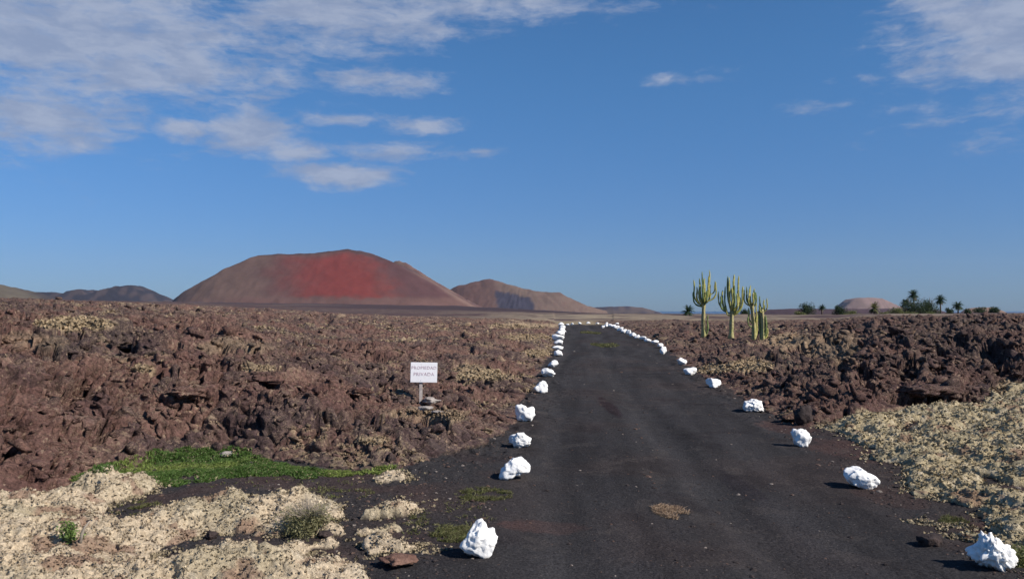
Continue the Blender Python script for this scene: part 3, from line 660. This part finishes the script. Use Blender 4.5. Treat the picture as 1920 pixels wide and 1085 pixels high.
# darker loose rocks
for a in [(745,1068,80,34,201,'flat brown rock on the cinder left of the nearest white stone',M_brown,'brown_rock'),
          (1745,1024,44,24,203,'black cracked rock half sunk in the track, left of the nearest right white stone',M_rock,'black_rock'),
          (1505,797,34,38,205,'dark boulder at the lava foot behind the upright white stone',M_rock,'boulder'),
          (48,1082,22,32,207,'small black stone standing in the lichen at the bottom left',M_rock,'black_rock'),
          (20,1012,60,34,209,'dark rock poking out of the lichen at the left frame edge',M_rock,'dark_rock'),
          (395,1012,26,20,211,'dark stone on the rim of the bare hollow in the lichen',M_rock,'dark_rock'),
          (808,757,40,16,213,'pale grey slab lying against the sign foot',M_grey,'grey_rock'),
          (798,772,30,13,215,'pale grey rubble stone below the slab at the sign foot',M_grey,'grey_rock'),
          (820,778,26,10,217,'broken grey stone right of the rubble below the sign',M_grey,'grey_rock'),
          (425,858,30,14,219,'grey stone at the back of the green herb strip',M_grey,'grey_rock'),
          (1830,822,40,12,221,'dark stone jutting from the lichen on the right',M_rock,'dark_rock'),
          (610,1008,34,16,223,'dark stone under the dry shrub',M_rock,'dark_rock'),
          (55,1040,34,14,225,'low dark stone among the lichen near the bottom left',M_rock,'dark_rock')]:
    stone(a[0], a[1], a[2], a[3], a[4], a[5], 4, (), .15, a[6], a[7], 'loose rocks around the track', 'rock', sink=.25)

# ------------------------------------------------------------------ sign
def box(sx, sy, sz, bev=.004):
    import bmesh
    bm = bmesh.new(); bmesh.ops.create_cube(bm, size=1); bmesh.ops.scale(bm, vec=(sx, sy, sz), verts=bm.verts)
    bmesh.ops.bevel(bm, geom=bm.edges, offset=bev, segments=2, affect='EDGES')
    bm.normal_update(); return bm
def linkbm(name, bm, mat, parent, loc=(0,0,0), rot=(0,0,0)):
    me = bpy.data.meshes.new(name); bm.to_mesh(me); bm.free(); me.materials.append(mat)
    o = bpy.data.objects.new(name, me); scene.collection.objects.link(o); o.parent = parent; o.location = loc; o.rotation_euler = rot; return o
M_panel = mineral('sign_paint', 14, .04, .1, .002, base=((.88,.87,.88), (.82,.81,.83)), rough=.55)
M_post = mineral('grey_wood', 30, .25, .5, .004, base=((.36,.31,.29), (.46,.41,.38)))
M_ink = mineral('faded_ink', 60, .3, .1, .001, base=((.44,.30,.36), (.62,.50,.54)))
g = hit(790, 752); d = math.hypot(g.x, g.y); k = d/F
sg = empty('sign', (g.x, g.y, g.z), math.atan2(-g.x, g.y)+.05, 'small white notice board on a short grey post in the lava left of the track', 'sign')
zt = EYE + (g.y)*((HZ-697.5)/F); pw, ph = 49.5*k, 37*k
pc = (zt-g.z)
linkbm('post', box(6.2*k, 3.5*k, pc+.15, .003), M_post, sg, (-1*k, .02, (pc+.15)/2-.15+.0))
pn = linkbm('panel', box(pw, .014, ph, .003), M_panel, sg, (4.5*k, -.012, pc), (0, R(1.3), 0))
def text(body, size, cx, cz, parent, mat, bold=.0):
    cu = bpy.data.curves.new('t', 'FONT'); cu.body = body; cu.size = size; cu.align_x = 'CENTER'; cu.align_y = 'CENTER'; cu.extrude = .0012; cu.offset = bold; cu.space_character = 1.12
    ob = bpy.data.objects.new('t', cu); scene.collection.objects.link(ob); bpy.context.view_layer.update()
    me = bpy.data.meshes.new_from_object(ob); bpy.data.objects.remove(ob); me.materials.clear(); me.materials.append(mat)
    o = bpy.data.objects.new('lettering', me); scene.collection.objects.link(o); o.parent = parent; o.location = (cx, -.0088, cz); o.rotation_euler = (math.pi/2, 0, 0); return o
for sz_ in (-.40, .40):
    linkbm('screw', box(1.1*k, .006, 1.1*k, .001), M_post, pn, (-5.4*k, -.008, sz_*ph))
text('PROPIEDAD', ph*.215, 0, ph*.23, pn, M_ink); text('PRIVADA', ph*.235, 0, -ph*.09, pn, M_ink)

# ------------------------------------------------------------------ tubes, cacti
def tube(path, rad, ribs=6, depth=.16, seg=3, cap=True, twist=0):
    path = np.array(path, float); n = len(path); rad = np.array(rad, float)
    T = np.gradient(path, axis=0); T /= np.linalg.norm(T, axis=1)[:, None]
    ref = np.array([0.31, .95, 0.05]); vs = []; m = ribs*seg
    for i in range(n):
        a = np.cross(T[i], ref); a /= np.linalg.norm(a)+1e-9; b = np.cross(T[i], a)
        th = np.arange(m)/m*2*math.pi+twist; rr_ = rad[i]*(1+depth*np.cos(th*ribs))
        vs.append(path[i]+np.outer(np.cos(th)*rr_, a)+np.outer(np.sin(th)*rr_, b))
    V = np.concatenate(vs+[path[:1], path[-1:]+T[-1:]*rad[-1]*.4]); j = np.arange(m); fs = []
    for i in range(n-1): fs.append(np.stack([i*m+j, i*m+(j+1) % m, (i+1)*m+(j+1) % m, (i+1)*m+j], 1))
    q = np.concatenate(fs)[:, ::-1]; e0, e1_ = n*m, n*m+1
    t1_ = np.stack([np.full(m, e0), (j+1) % m, j], 1); t2_ = np.stack([np.full(m, e1_), (n-1)*m+j, (n-1)*m+(j+1) % m], 1)
    return V, [q, np.concatenate([t1_, t2_])[:, ::-1]]
def cactus_mat(name, a, b_):
    m, t, b = new_mat(name, .6, .3); co = t.n.new('ShaderNodeTexCoord').outputs['Object']
    n1 = t.noise(co, 3.2, 5, .6); col = t.mix(t.mapr(n1, .35, .65), a, b_)
    n2 = t.noise(co, 14, 3); col = t.mix(t.mapr(n2, .56, .66), col, (.13, .09, .05))
    t.put(b, 'Base Color', col); bp = t.n.new('ShaderNodeBump'); t.put(bp, 'Strength', .6); t.put(bp, 'Distance', .03); t.put(bp, 'Height', n2); t.l.new(bp.outputs[0], b.inputs['Normal'])
    return m
M_cac = cactus_mat('cactus_green', (.38, .37, .095), (.50, .46, .15)); M_cact = cactus_mat('cactus_trunk', (.36, .35, .13), (.42, .35, .17))
M_tip = cactus_mat('cactus_dark', (.14, .20, .07), (.22, .28, .08))
def cactus(u, vb, trunk, arms, label, seed, stems=()):
    """trunk and arms in photo pixels relative to the base, converted to metres at its distance"""
    rs = random.Random(seed); g = hit(u, vb); d = math.hypot(g.x, g.y); k = d/F
    t = empty('candelabra_cactus', (g.x, g.y, g.z-.05), 0, label, 'cactus', 'candelabra cacti on the lava right of the track')
    tx = [(x*k, 0, z*k) for x, z in trunk]
    # resample trunk
    zz = np.linspace(0, 1, 12); tp = np.array(tx); path = np.stack([np.interp(zz, np.linspace(0, 1, len(tp)), tp[:, i]) for i in range(3)], 1)
    path[0, 2] -= .25
    V, Fc = tube(path, np.interp(zz, [0, .1, .6, 1], [5.2*k, 4.2*k, 3.4*k, 3.2*k])*np.array([rs.uniform(.86, 1.14) for _ in zz]), 7, .12); link('trunk', V, Fc, M_cact, t)
    for arm in arms:
        x0, z0, x1, z1, w_ = arm[:5]; y1 = arm[5] if len(arm) > 5 else rs.uniform(-1, 1)*9
        x1 += rs.uniform(-1.6, 1.6); z1 += rs.uniform(-6, 4); kx, ph1 = rs.uniform(.5, 1.5), rs.uniform(0, 6.28)
        n = 13; pts = []
        for i in range(n):
            s = i/(n-1); e_ = 1-(1-min(1, s*1.9))**2.2         # swings out first, then straight up
            up_ = s**1.05
            sag = -math.sin(min(1, s*2)*math.pi)*abs(x1-x0)*.10
            wob = math.sin(s*7*kx+ph1)*.75*s
            pts.append(((x0+(x1-x0)*e_+wob)*k, y1*e_*k, (z0+(z1-z0)*up_+sag)*k))
        rad = [w_*rs.uniform(.62, .84)*k*q*rs.uniform(.86, 1.14) for q in np.interp(np.linspace(0, 1, n), [0, .12, .7, .93, 1], [.75, 1.0, 1.0, .8, .35])]
        V, Fc = tube(pts, rad, 5, .2); link('branch', V, Fc, M_cac if rs.random() < .68 else M_tip, t)
    return t
C1 = [(0,58,-15,108,1.9),(0,57,-19,84,1.7,3),(0,60,-9,100,2.3,-4),(0,60,-5,112,2.2,5),(0,60,0,112,2.4,-5),(0,62,4,104,2.4,4),(0,62,8,116,2.0,-3),(0,64,10,124,1.8,2),(2,66,21,108,1.7,-2),(1,62,14,98,1.9,6),(0,62,-2,98,2.4,-8),(-1,58,-12,92,2.1,7),(0,60,3,90,2.3,-9),(8,78,20,104,1.4,1),(0,64,-2,118,1.8,6),(3,2,5,40,2.2,-4)]
cactus(1320,632,[(0,0),(-1,30),(0,66)],C1,'tall candelabra cactus with an open crown, leftmost of the four',1)
C2 = [(0,46,-18,76,1.9),(-8,50,-16,92,1.9,3),(-8,52,-12,98,1.8,-3),(-8,52,-20,84,1.6,2),(0,52,-5,104,2.2,-6),(0,50,-1,112,2.2,5),(2,48,3,108,2.4,-5),(2,50,8,114,2.3,4),(3,48,12,118,2.0,-2),(3,46,15,104,2.2,3),(3,44,19,94,2.0,-4),(3,44,21,84,1.8,4),(1,48,5,96,2.5,-9),(0,50,1,92,2.6,-8),(4,44,10,84,2.4,-8),(0,54,-3,116,1.8,7),(4,42,17,78,2.2,7),(-3,42,-8,56,2.0,-2)]
cactus(1371,633,[(0,0),(1,30),(2,56)],C2,'broad candelabra cactus with the densest crown, second from the left',2)
C3 = [(-3,62,-16,92,1.6),(-3,62,-12,100,1.8,3),(-4,64,-8,94,1.9,-4),(-4,64,-5,99,1.9,4),(-3,64,0,96,1.8,-4),(-3,62,3,98,1.7,3),(-3,60,5,88,1.7,-2),(-4,60,-12,84,1.8,-5),(-3,62,-3,86,2.0,-7),(-2,24,-10,42,1.6,-2),(0,30,-7,58,1.8,3),(0,28,5,66,1.7,-3),(1,4,6,50,2.3,4)]
cactus(1414,637,[(0,0),(0,32),(-4,68)],C3,'slender candelabra cactus with a side arm low on its trunk, third from the left',3)
C4 = [(-1,50,-5,64,1.6),(-1,52,-3,72,1.7,3),(-1,54,1,70,1.7,-3),(-2,52,6,68,1.5,2),(0,50,8,72,1.3,-2),(-2,2,-6,56,2.4,3),(2,2,5,50,2.3,-3),(0,56,-3,77,1.3,0),(3,3,9,24,1.8,2)]
cactus(1430,636,[(0,0),(1,30),(-1,56)],C4,'shortest candelabra cactus, rightmost and joined at the foot by thick stems',4)

# ------------------------------------------------------------------ leafy things
def leafcloud(n, rad, size, c1, c2, clumps=9, rs=None, squash=1.0, up=.3):
    rs = rs or RNG; cen = rs.normal(size=(clumps, 3)); cen /= np.linalg.norm(cen, axis=1)[:, None]; cen *= rs.uniform(.25, .75, (clumps, 1))
    cen[:, 2] = np.abs(cen[:, 2])*.9
    k = rs.integers(0, clumps, n); q = rs.normal(size=(n, 3)); q /= np.linalg.norm(q, axis=1)[:, None]; q *= (rs.random((n, 1))**.45)*.36
    p = (cen[k]+q)*np.array(rad); p[:, 2] *= squash
    a = rs.normal(size=(n, 3)); a /= np.linalg.norm(a, axis=1)[:, None]; b = np.cross(a, rs.normal(size=(n, 3))); b /= np.linalg.norm(b, axis=1)[:, None]
    s = size*rs.uniform(.5, 1.4, (n, 1)); V = np.stack([p-a*s, p-b*s*.45, p+a*s, p+b*s*.45], 1).reshape(-1, 3)
    f = np.arange(n*4).reshape(-1, 4); t = rs.random((n, 1))*.6+.4*rs.random(clumps)[k][:, None]
    return V, f, np.repeat((np.array(c1)*(1-t)+np.array(c2)*t), 4, 0).astype(np.float32)
def stems(n, h, spread, r, rs=random):
    vs, q4, q3, off = [], [], [], 0
    for i in range(n):
        a = rs.uniform(0, 6.28); s = spread*rs.random()
        pts = [(0+.05*math.cos(a)*s, .05*math.sin(a)*s, -.05*h), (math.cos(a)*s*.4, math.sin(a)*s*.4, h*.5), (math.cos(a)*s+rs.uniform(-.1,.1)*spread, math.sin(a)*s, h*rs.uniform(.7, 1))]
        V, Fc = tube(pts, [r, r*.7, r*.3], 3, 0, 2); vs.append(V); q4.append(Fc[0]+off); q3.append(Fc[1]+off); off += len(V)
    return np.concatenate(vs), [np.concatenate(q4), np.concatenate(q3)]
M_bark = mineral('bark', 20, .3, .6, .01, base=((.12,.09,.07), (.2,.16,.12)))
M_twig = mineral('twig', 20, .3, .6, .01, base=((.24,.20,.16), (.34,.29,.23)))
def bush(name, g, rx, rz_, n, size, c1, c2, label, cat, group=None, clumps=9, nst=8, seed=0, ry=None):
    rs = np.random.default_rng(seed+500); t = empty(name, g, 0, label, cat, group)
    V, Fc = stems(nst, rz_*.75, rx*.6, max(rx*.018, .004), random.Random(seed)); link('stem', V, Fc, M_bark, t)
    V, f, c = leafcloud(n, (rx, ry or rx*.9, rz_), size, c1, c2, clumps, rs); link('foliage', V, f, M_leaf, t, col=c, smooth=False); return t
# dry shrub in the foreground lichen
g = hit(580, 992, (ground, lava, bpy.data.objects['lichen'])); d = math.hypot(g.x, g.y); k = d/F
sh = empty('dry_shrub', g, 0, 'olive grey twiggy shrub growing in the left foreground lichen', 'shrub')
V, Fc = stems(170, 56*k, 64*k, .0022, random.Random(4)); link('stem', V, Fc, M_twig, sh)
V, f, c = leafcloud(5200, (66*k, 60*k, 58*k), .009, (.13,.13,.05), (.30,.27,.15), 26, np.random.default_rng(8)); link('foliage', V, f, M_leaf, sh, col=c, smooth=False)
g = hit(133, 1012, (ground, bpy.data.objects['lichen'])); d = math.hypot(g.x, g.y); k = d/F
bush('green_plant', g, 26*k, 40*k, 600, .012, (.10,.18,.04), (.24,.30,.09), 'small bright green plant in the lichen at the lower left', 'plant', clumps=10, nst=9, seed=3)
# bleached stick beside it
g = hit(150, 1016, (ground, bpy.data.objects['lichen'])); k = math.hypot(g.x, g.y)/F
V, Fc = tube([(0,0,-.02),(3*k,0,14*k),(6*k,.01,24*k),(13*k,.02,34*k)], [3*k,2.6*k,2*k,1*k], 4, .1)
st = link('stick', V, Fc, M_twig); st.location = g; tag(st, 'bleached forked stick standing by the small green plant', 'stick')
g = hit(1905, 1060, (ground, road, bpy.data.objects['lichen'])); k = math.hypot(g.x, g.y)/F
bush('low_bush', g, 40*k, 40*k, 1500, .012, (.08,.12,.03), (.30,.28,.13), 'low olive green weed behind the nearest white stone on the right', 'plant', clumps=14, nst=14, seed=4)

# ---- palms and trees far to the right
def palm(u, vb, vcrown, wpx, label, dist, seed, dark=True, skirt=False, trunk=True):
    rs = np.random.default_rng(seed); x = (u-CX)/F*dist; zb_ = EYE+dist*(HZ-vb)/F; k = dist/F; ht = (vb-vcrown)*k; Rf = wpx*k*.48
    t = empty('palm_tree', (x, dist, zb_), 0, label, 'palm tree', 'palms and trees across the far lava')
    if trunk:
        V, Fc = tube([(0,0,-.5),(.02*ht,0,ht*.5),(0,0,ht)], [1.5*k,1.1*k,1.1*k], 8, .06); link('trunk', V, Fc, M_bark, t)
    vs, fs, cs, off = [], [], [], 0; nf = 64
    for i in range(nf):
        a = i*2.399+rs.uniform(-.2,.2); e_ = rs.uniform(-.55, 1.35) if not skirt else rs.uniform(-1.2, 1.35); L = Rf*rs.uniform(.85, 1.15)
        prev = np.array([0,0,ht]); dir_ = np.array([math.cos(a)*math.cos(e_), math.sin(a)*math.cos(e_), math.sin(e_)])
        side = np.array([-math.sin(a), math.cos(a), 0]); ns = 7; pts = [prev]
        for j in range(ns): dir_ = dir_+np.array([0,0,-.16]); dir_ /= np.linalg.norm(dir_); prev = prev+dir_*L/ns; pts.append(prev)
        pts = np.array(pts); col = (np.array((.030,.055,.022)) if dark else np.array((.13,.13,.05)))*rs.uniform(.7,1.6)
        if e_ < -.4: col = np.array((.16,.12,.06))
        for j in range(1, ns+1):
            for sgn in (-1, 1):
                for q in (0, .5):
                    p0 = pts[j-1]*(1-q)+pts[j]*q; ll = L*.30*(1-.55*(j/ns-.35)**2*2); tipp = p0+side*sgn*ll*.8+(pts[j]-pts[j-1])*1.3+np.array([0,0,-ll*.3]); wv_ = (pts[j]-pts[j-1])*.5
                    vs += [p0, p0+wv_, tipp]; cs += [col]*3
    V = np.array(vs); f = np.arange(len(V)).reshape(-1, 3)
    link('frond_crown', V, f, M_leaf, t, col=np.array(cs, np.float32), smooth=False); return t
palm(1713,590,553,24,'tall palm rising above the dark tree clump, left of two tall ones',230,1)
palm(1763,588,562,23,'tall palm standing just right of the dark tree clump',230,2)
palm(1796,588,573,24,'short palm right of the tall palms',235,3)
palm(1541,588,577,16,'small palm left of the pink hill',240,4)
palm(1639,592,577,26,'yellowish shaggy palm in front of the pink hill',190,5,False,True)
palm(1290,591,584,28,'round trunkless palm at the edge of the lava, left of the cacti',130,6,True,False,False)
palm(1697,588,568,20,'short palm against the left end of the dark tree clump',232,7)
def fbush(name, u, vb, wpx, hpx, dist, c1, c2, label, cat, seed, n=900):
    k = dist/F; return bush(name, ((u-CX)/F*dist, dist, EYE+dist*(HZ-vb)/F), wpx*k*.78, hpx*k*1.5, int(n*2.2), max(1.1*k, .07), c1, c2, label, cat, 'palms and trees across the far lava', 12, 5, seed)
DG = ((.020,.036,.014), (.055,.085,.030)); OG = ((.10,.12,.035), (.22,.22,.08))
for a in [('dark_tree',1712,590,44,34,228,*DG,'dark green tree in the left half of the far clump','tree',11,2200),
 ('dark_tree',1742,590,42,31,229,*DG,'dark green tree in the right half of the far clump','tree',12,2200),
 ('dark_tree',1514,589,26,17,240,*DG,'dark round tree, farthest left of the far trees','tree',13,1200),
 ('dark_tree',1575,590,20,14,240,*DG,'dark small tree at the left foot of the pink hill','tree',14,900),
 ('dark_tree',1396,591,14,10,240,*DG,'dark small tree seen between the second and third cactus','tree',15,700),
 ('dark_tree',1814,590,12,16,200,*DG,'narrow dark tree right of the short palm','tree',16,700),
 ('dark_tree',1779,589,16,10,232,*DG,'low dark tree between the tall palm and the short palm','tree',17,700),
 ('dark_tree',1842,586,26,9,300,*DG,'low dark tree on the pale rise at right','tree',18,800),
 ('dark_tree',1864,586,20,9,300,*DG,'rightmost dark tree on the pale rise','tree',19,800),
 ('olive_bush',1681,594,24,15,190,*OG,'tall olive bush beside the yellowish palm','bush',20,1100),
 ('olive_bush',1714,595,30,11,180,*OG,'rounded olive bush below the dark tree clump','bush',21,1100),
 ('olive_bush',1745,595,27,9,180,*OG,'low olive bush under the right tall palm','bush',22,1000),
 ('olive_bush',1655,594,20,10,190,*OG,'small olive bush between the yellowish palm and the tall olive bush','bush',23,800),
 ('olive_bush',1500,592,20,8,190,*OG,'small olive bush below the farthest left tree','bush',24,700),
 ('olive_bush',1596,592,24,8,190,*OG,'flat olive bush under the pink hill','bush',25,700)]:
    fbush(a[0], a[1], a[2], a[3], a[4], a[5], a[6], a[7], a[8], a[9], a[10], a[11])

# ------------------------------------------------------------------ volcanoes and hills
def hill_mat(name, fine=.02, bump=.6, bd=4):
    m, t, b = new_mat(name, .95, .1); co = t.n.new('ShaderNodeTexCoord').outputs['Object']
    a = t.n.new('ShaderNodeAttribute'); a.attribute_name = 'Col'
    n1 = t.noise(co, fine, 6, .6); kk = t.mapr(n1, .25, .75, .82, 1.18, False)
    t.put(b, 'Base Color', t.mix(1.0, a.outputs['Color'], t.comb(kk, kk, kk), 'MULTIPLY'))
    bp = t.n.new('ShaderNodeBump'); t.put(bp, 'Strength', bump); t.put(bp, 'Distance', bd); t.put(bp, 'Height', n1); t.l.new(bp.outputs[0], b.inputs['Normal'])
    return m
M_hill = hill_mat('cinder_slope')
def hill(name, prof, dist, slope, colour, label, depth=1.0, nx=260, ny=160, rough=1.0, crater=None, gully=1.0, extra=None):
    """prof: skyline points in photo pixels; the body is a real mound, elliptical in plan, sloping at slope"""
    k = dist/F; prof = [(prof[0][0]-14, prof[0][1]+20)]+list(prof)+[(prof[-1][0]+14, prof[-1][1]+20)]; pr = np.array(prof, float); x0, x1 = pr[0, 0], pr[-1, 0]; base = max(pr[0, 1], pr[-1, 1], 585)+16
    xc = (x0+x1)/2; Rx = (x1-x0)/2*k; Ry = Rx*depth; slope = max(slope, 1.5*(base-pr[:, 1].min())*k/Ry)
    xs = np.linspace(-1.02, 1.02, nx)*Rx; ys = np.linspace(-1.05, 1.05, ny)*Ry; Yg, Xg = np.meshgrid(ys, xs, indexing='ij')
    Us = xc+Xg/k; Hs = np.interp(Us, pr[:, 0], pr[:, 1]); Hs = (HZ-Hs)*k+EYE; zb0 = (HZ-(base))*k+EYE-3*k
    Hs = np.where((Us < x0) | (Us > x1), zb0, Hs)
    inside = np.clip(1-np.abs(Xg/Rx)**3, 0, 1); Yf = -Ry*np.sqrt(inside)
    fr = zb0+np.maximum(Yg-Yf, 0)*slope; bk = zb0+np.maximum(-Yf-Yg, 0)*slope*1.2
    shift = max(0, Ry-(base-pr[:, 1].min())*k/slope)
    s_ = np.minimum(fr, bk); kk = (10 if base-pr[:, 1].min() > 70 else 3.5)*k
    h = np.clip(.5+.5*(Hs-s_)/kk, 0, 1); Zg = Hs*(1-h)+s_*h-kk*h*(1-h)*.6
    Pn = np.stack([Xg, Yg, Zg], -1).reshape(-1, 3).astype(np.float32)
    rel = np.clip((Zg.ravel()-zb0)/(10*k), 0, 1)
    ang = np.arctan2(Xg, -Yg-Ry*.2).ravel()
    gl = perlin(np.stack([ang*9, Zg.ravel()/(60*k), 0*ang], 1), 1.6, 3)*gully
    Zf = Zg.ravel()+rel*(gl*1.3*k + fbm(Pn, 1/(30*k), 4)*1.8*k*rough)
    if extra is not None: Zf = extra(Xg.ravel()/k+xc, Yg.ravel()/k, Zf, k, Pn)
    Pn[:, 2] = Zf; Pw = Pn+np.float32([(xc-CX)*k, dist+shift, 0]); uu_, vv_ = proj(Pw.astype(float))
    c = colour(uu_, vv_, Pn/k, gl)
    ii = np.arange(nx*ny).reshape(ny, nx); q = np.stack([ii[:-1,:-1], ii[:-1,1:], ii[1:,1:], ii[1:,:-1]], -1).reshape(-1, 4)
    o = link(name, Pn, q, M_hill, col=np.clip(c, 0, 1).astype(np.float32)); o.location = ((xc-CX)*k, dist+shift, 0)
    return tag(o, label, kind='structure')
def col_main(u, v, Pn, gl):
    w1 = perlin(Pn, .02, 5); w2 = perlin(Pn, .06, 7)
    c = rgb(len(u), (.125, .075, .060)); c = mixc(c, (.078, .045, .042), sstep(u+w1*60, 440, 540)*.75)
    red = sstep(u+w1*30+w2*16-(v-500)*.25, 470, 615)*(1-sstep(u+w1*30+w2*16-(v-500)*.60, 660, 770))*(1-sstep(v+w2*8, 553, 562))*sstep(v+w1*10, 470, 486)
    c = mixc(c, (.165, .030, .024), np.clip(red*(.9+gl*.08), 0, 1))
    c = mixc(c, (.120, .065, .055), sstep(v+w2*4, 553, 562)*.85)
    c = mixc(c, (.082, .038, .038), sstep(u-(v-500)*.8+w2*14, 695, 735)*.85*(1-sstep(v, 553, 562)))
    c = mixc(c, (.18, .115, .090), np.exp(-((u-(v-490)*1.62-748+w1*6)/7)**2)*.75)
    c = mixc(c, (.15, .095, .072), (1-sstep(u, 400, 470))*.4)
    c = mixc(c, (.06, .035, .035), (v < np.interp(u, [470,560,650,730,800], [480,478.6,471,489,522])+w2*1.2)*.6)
    return c
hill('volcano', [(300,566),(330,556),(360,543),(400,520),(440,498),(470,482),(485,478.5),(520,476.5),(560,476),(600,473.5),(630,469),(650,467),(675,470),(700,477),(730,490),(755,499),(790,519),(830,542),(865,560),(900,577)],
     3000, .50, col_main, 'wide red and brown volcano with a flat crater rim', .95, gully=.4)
def shoulder(u, v, Pn, gl): return mixc(rgb(len(u), (.17, .105, .080)), (.12, .065, .058), sstep(perlin(Pn, .05, 2), -.1, .3))
hill('volcano_shoulder', [(700,520),(728,494),(738,489.5),(748,489),(760,494),(790,513),(830,537),(868,560),(905,578)], 3350, .5, shoulder, 'pale back rim of the wide volcano', .8, 150, 90)
def col_two(u, v, Pn, gl):
    w1 = perlin(Pn, .05, 5); w2 = perlin(Pn, .16, 7)
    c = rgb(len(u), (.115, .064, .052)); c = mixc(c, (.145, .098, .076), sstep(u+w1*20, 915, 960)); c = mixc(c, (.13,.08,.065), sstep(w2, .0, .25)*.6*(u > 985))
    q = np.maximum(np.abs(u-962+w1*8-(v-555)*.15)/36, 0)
    crater_shade = (1-sstep(q, .85, 1.05))*sstep(v-(u-920)*.20+w2*3, 541, 545); c = mixc(c, (.045, .040, .058), crater_shade)  # shadowed crater interior, painted into the slope colour
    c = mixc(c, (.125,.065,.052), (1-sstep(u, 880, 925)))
    return c
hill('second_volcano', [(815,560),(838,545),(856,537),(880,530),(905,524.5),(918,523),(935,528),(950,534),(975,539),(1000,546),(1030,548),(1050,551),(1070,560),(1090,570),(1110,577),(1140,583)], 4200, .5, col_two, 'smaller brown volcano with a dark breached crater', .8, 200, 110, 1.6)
def col_dark(u, v, Pn, gl): return mixc(rgb(len(u), (.028, .026, .036)), (.060, .045, .048), sstep(perlin(Pn, .06, 2), -.1, .4))
def col_olive(u, v, Pn, gl): return mixc(rgb(len(u), (.105, .085, .060)), (.045, .036, .038), sstep(u-(v-540)*2.2+perlin(Pn, .05, 2)*14, 20, 55))
hill('left_hill', [(-260,572),(-200,540),(-120,522),(-60,530),(0,545),(20,549),(40,554),(60,560),(80,568),(96,574)], 3400, .5, col_olive, 'olive brown hill at the left edge', .7, 160, 90)
hill('far_hill', [(20,560),(52,549),(70,547),(90,549.5),(112,552),(121,551.5),(126,545.5),(134,545),(150,542.5),(156,544),(164,551.5),(175,550),(195,542),(215,537),(235,534.5),(244,535.5),(262,544),(290,556),(320,566)], 4500, .6, col_dark, 'dark ridge of small cones behind the left lava', .5, 240, 80, .6)
def col_low(u, v, Pn, gl): return mixc(rgb(len(u), (.05, .042, .055)), (.10, .075, .07), sstep(perlin(Pn, .05, 2), -.1, .4))
hill('low_hill', [(1050,588),(1090,578),(1110,576.5),(1140,576),(1180,574),(1205,577),(1225,582),(1245,588)], 5000, .3, col_low, 'low dark hill running down to the sea', .4, 140, 60, .6)
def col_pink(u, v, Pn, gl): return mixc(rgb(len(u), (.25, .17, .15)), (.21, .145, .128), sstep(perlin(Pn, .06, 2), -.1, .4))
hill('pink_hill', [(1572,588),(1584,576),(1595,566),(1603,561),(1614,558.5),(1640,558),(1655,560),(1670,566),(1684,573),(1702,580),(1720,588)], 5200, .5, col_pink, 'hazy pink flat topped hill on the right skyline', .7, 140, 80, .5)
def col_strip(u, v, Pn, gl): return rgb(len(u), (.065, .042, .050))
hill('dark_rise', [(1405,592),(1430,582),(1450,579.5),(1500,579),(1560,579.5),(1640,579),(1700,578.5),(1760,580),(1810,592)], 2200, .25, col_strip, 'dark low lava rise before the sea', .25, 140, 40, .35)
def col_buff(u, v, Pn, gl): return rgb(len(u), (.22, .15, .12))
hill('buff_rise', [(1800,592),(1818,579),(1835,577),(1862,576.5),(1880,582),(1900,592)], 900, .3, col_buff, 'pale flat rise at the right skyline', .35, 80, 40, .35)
# ------------------------------------------------------------------ sea
m, t, b = new_mat('sea_water', .35, .5); co = t.n.new('ShaderNodeTexCoord').outputs['Object']
t.put(b, 'Base Color', t.mix(t.mapr(t.noise(co, .004, 4), .3, .7), (.010, .040, .085), (.016, .055, .11)))
bp = t.n.new('ShaderNodeBump'); t.put(bp, 'Strength', .7); t.put(bp, 'Distance', 1.5); t.put(bp, 'Height', t.noise(co, .08, 4)); t.l.new(bp.outputs[0], b.inputs['Normal'])
rs_ = np.array([5200, 9000, 16000, 30000, 60000, 100000.]); as_ = np.linspace(R(-60), R(60), 50); Rb, Ab = np.meshgrid(rs_, as_, indexing='ij')
Vs = np.stack([(Rb*np.sin(Ab)).ravel(), (Rb*np.cos(Ab)).ravel(), np.full(Rb.size, -30.)], 1); ib = np.arange(300).reshape(6, 50)
tag(link('sea', Vs, np.stack([ib[:-1,:-1], ib[:-1,1:], ib[1:,1:], ib[1:,:-1]], -1).reshape(-1,4)[:, ::-1], m), 'dark blue sea on the horizon', kind='structure')

# ------------------------------------------------------------------ air
def haze(density):
    x0, x1, y0, y1, z0, z1 = -15000, 15000, -200, 15000, -75, 900
    V = np.array([(x, y, z) for x in (x0, x1) for y in (y0, y1) for z in (z0, z1)], float)
    q = np.array([(0,1,3,2),(4,6,7,5),(0,4,5,1),(2,3,7,6),(0,2,6,4),(1,5,7,3)])
    mt = bpy.data.materials.new('haze'); mt.use_nodes = True; n = mt.node_tree.nodes; n.clear()
    vo = n.new('ShaderNodeVolumePrincipled'); vo.inputs['Color'].default_value = (.62, .74, .95, 1); vo.inputs['Density'].default_value = density
    oo = n.new('ShaderNodeOutputMaterial'); mt.node_tree.links.new(vo.outputs[0], oo.inputs['Volume'])
    return tag(link('haze', V, q, mt, smooth=False), kind='stuff')
haze(2.0e-5)
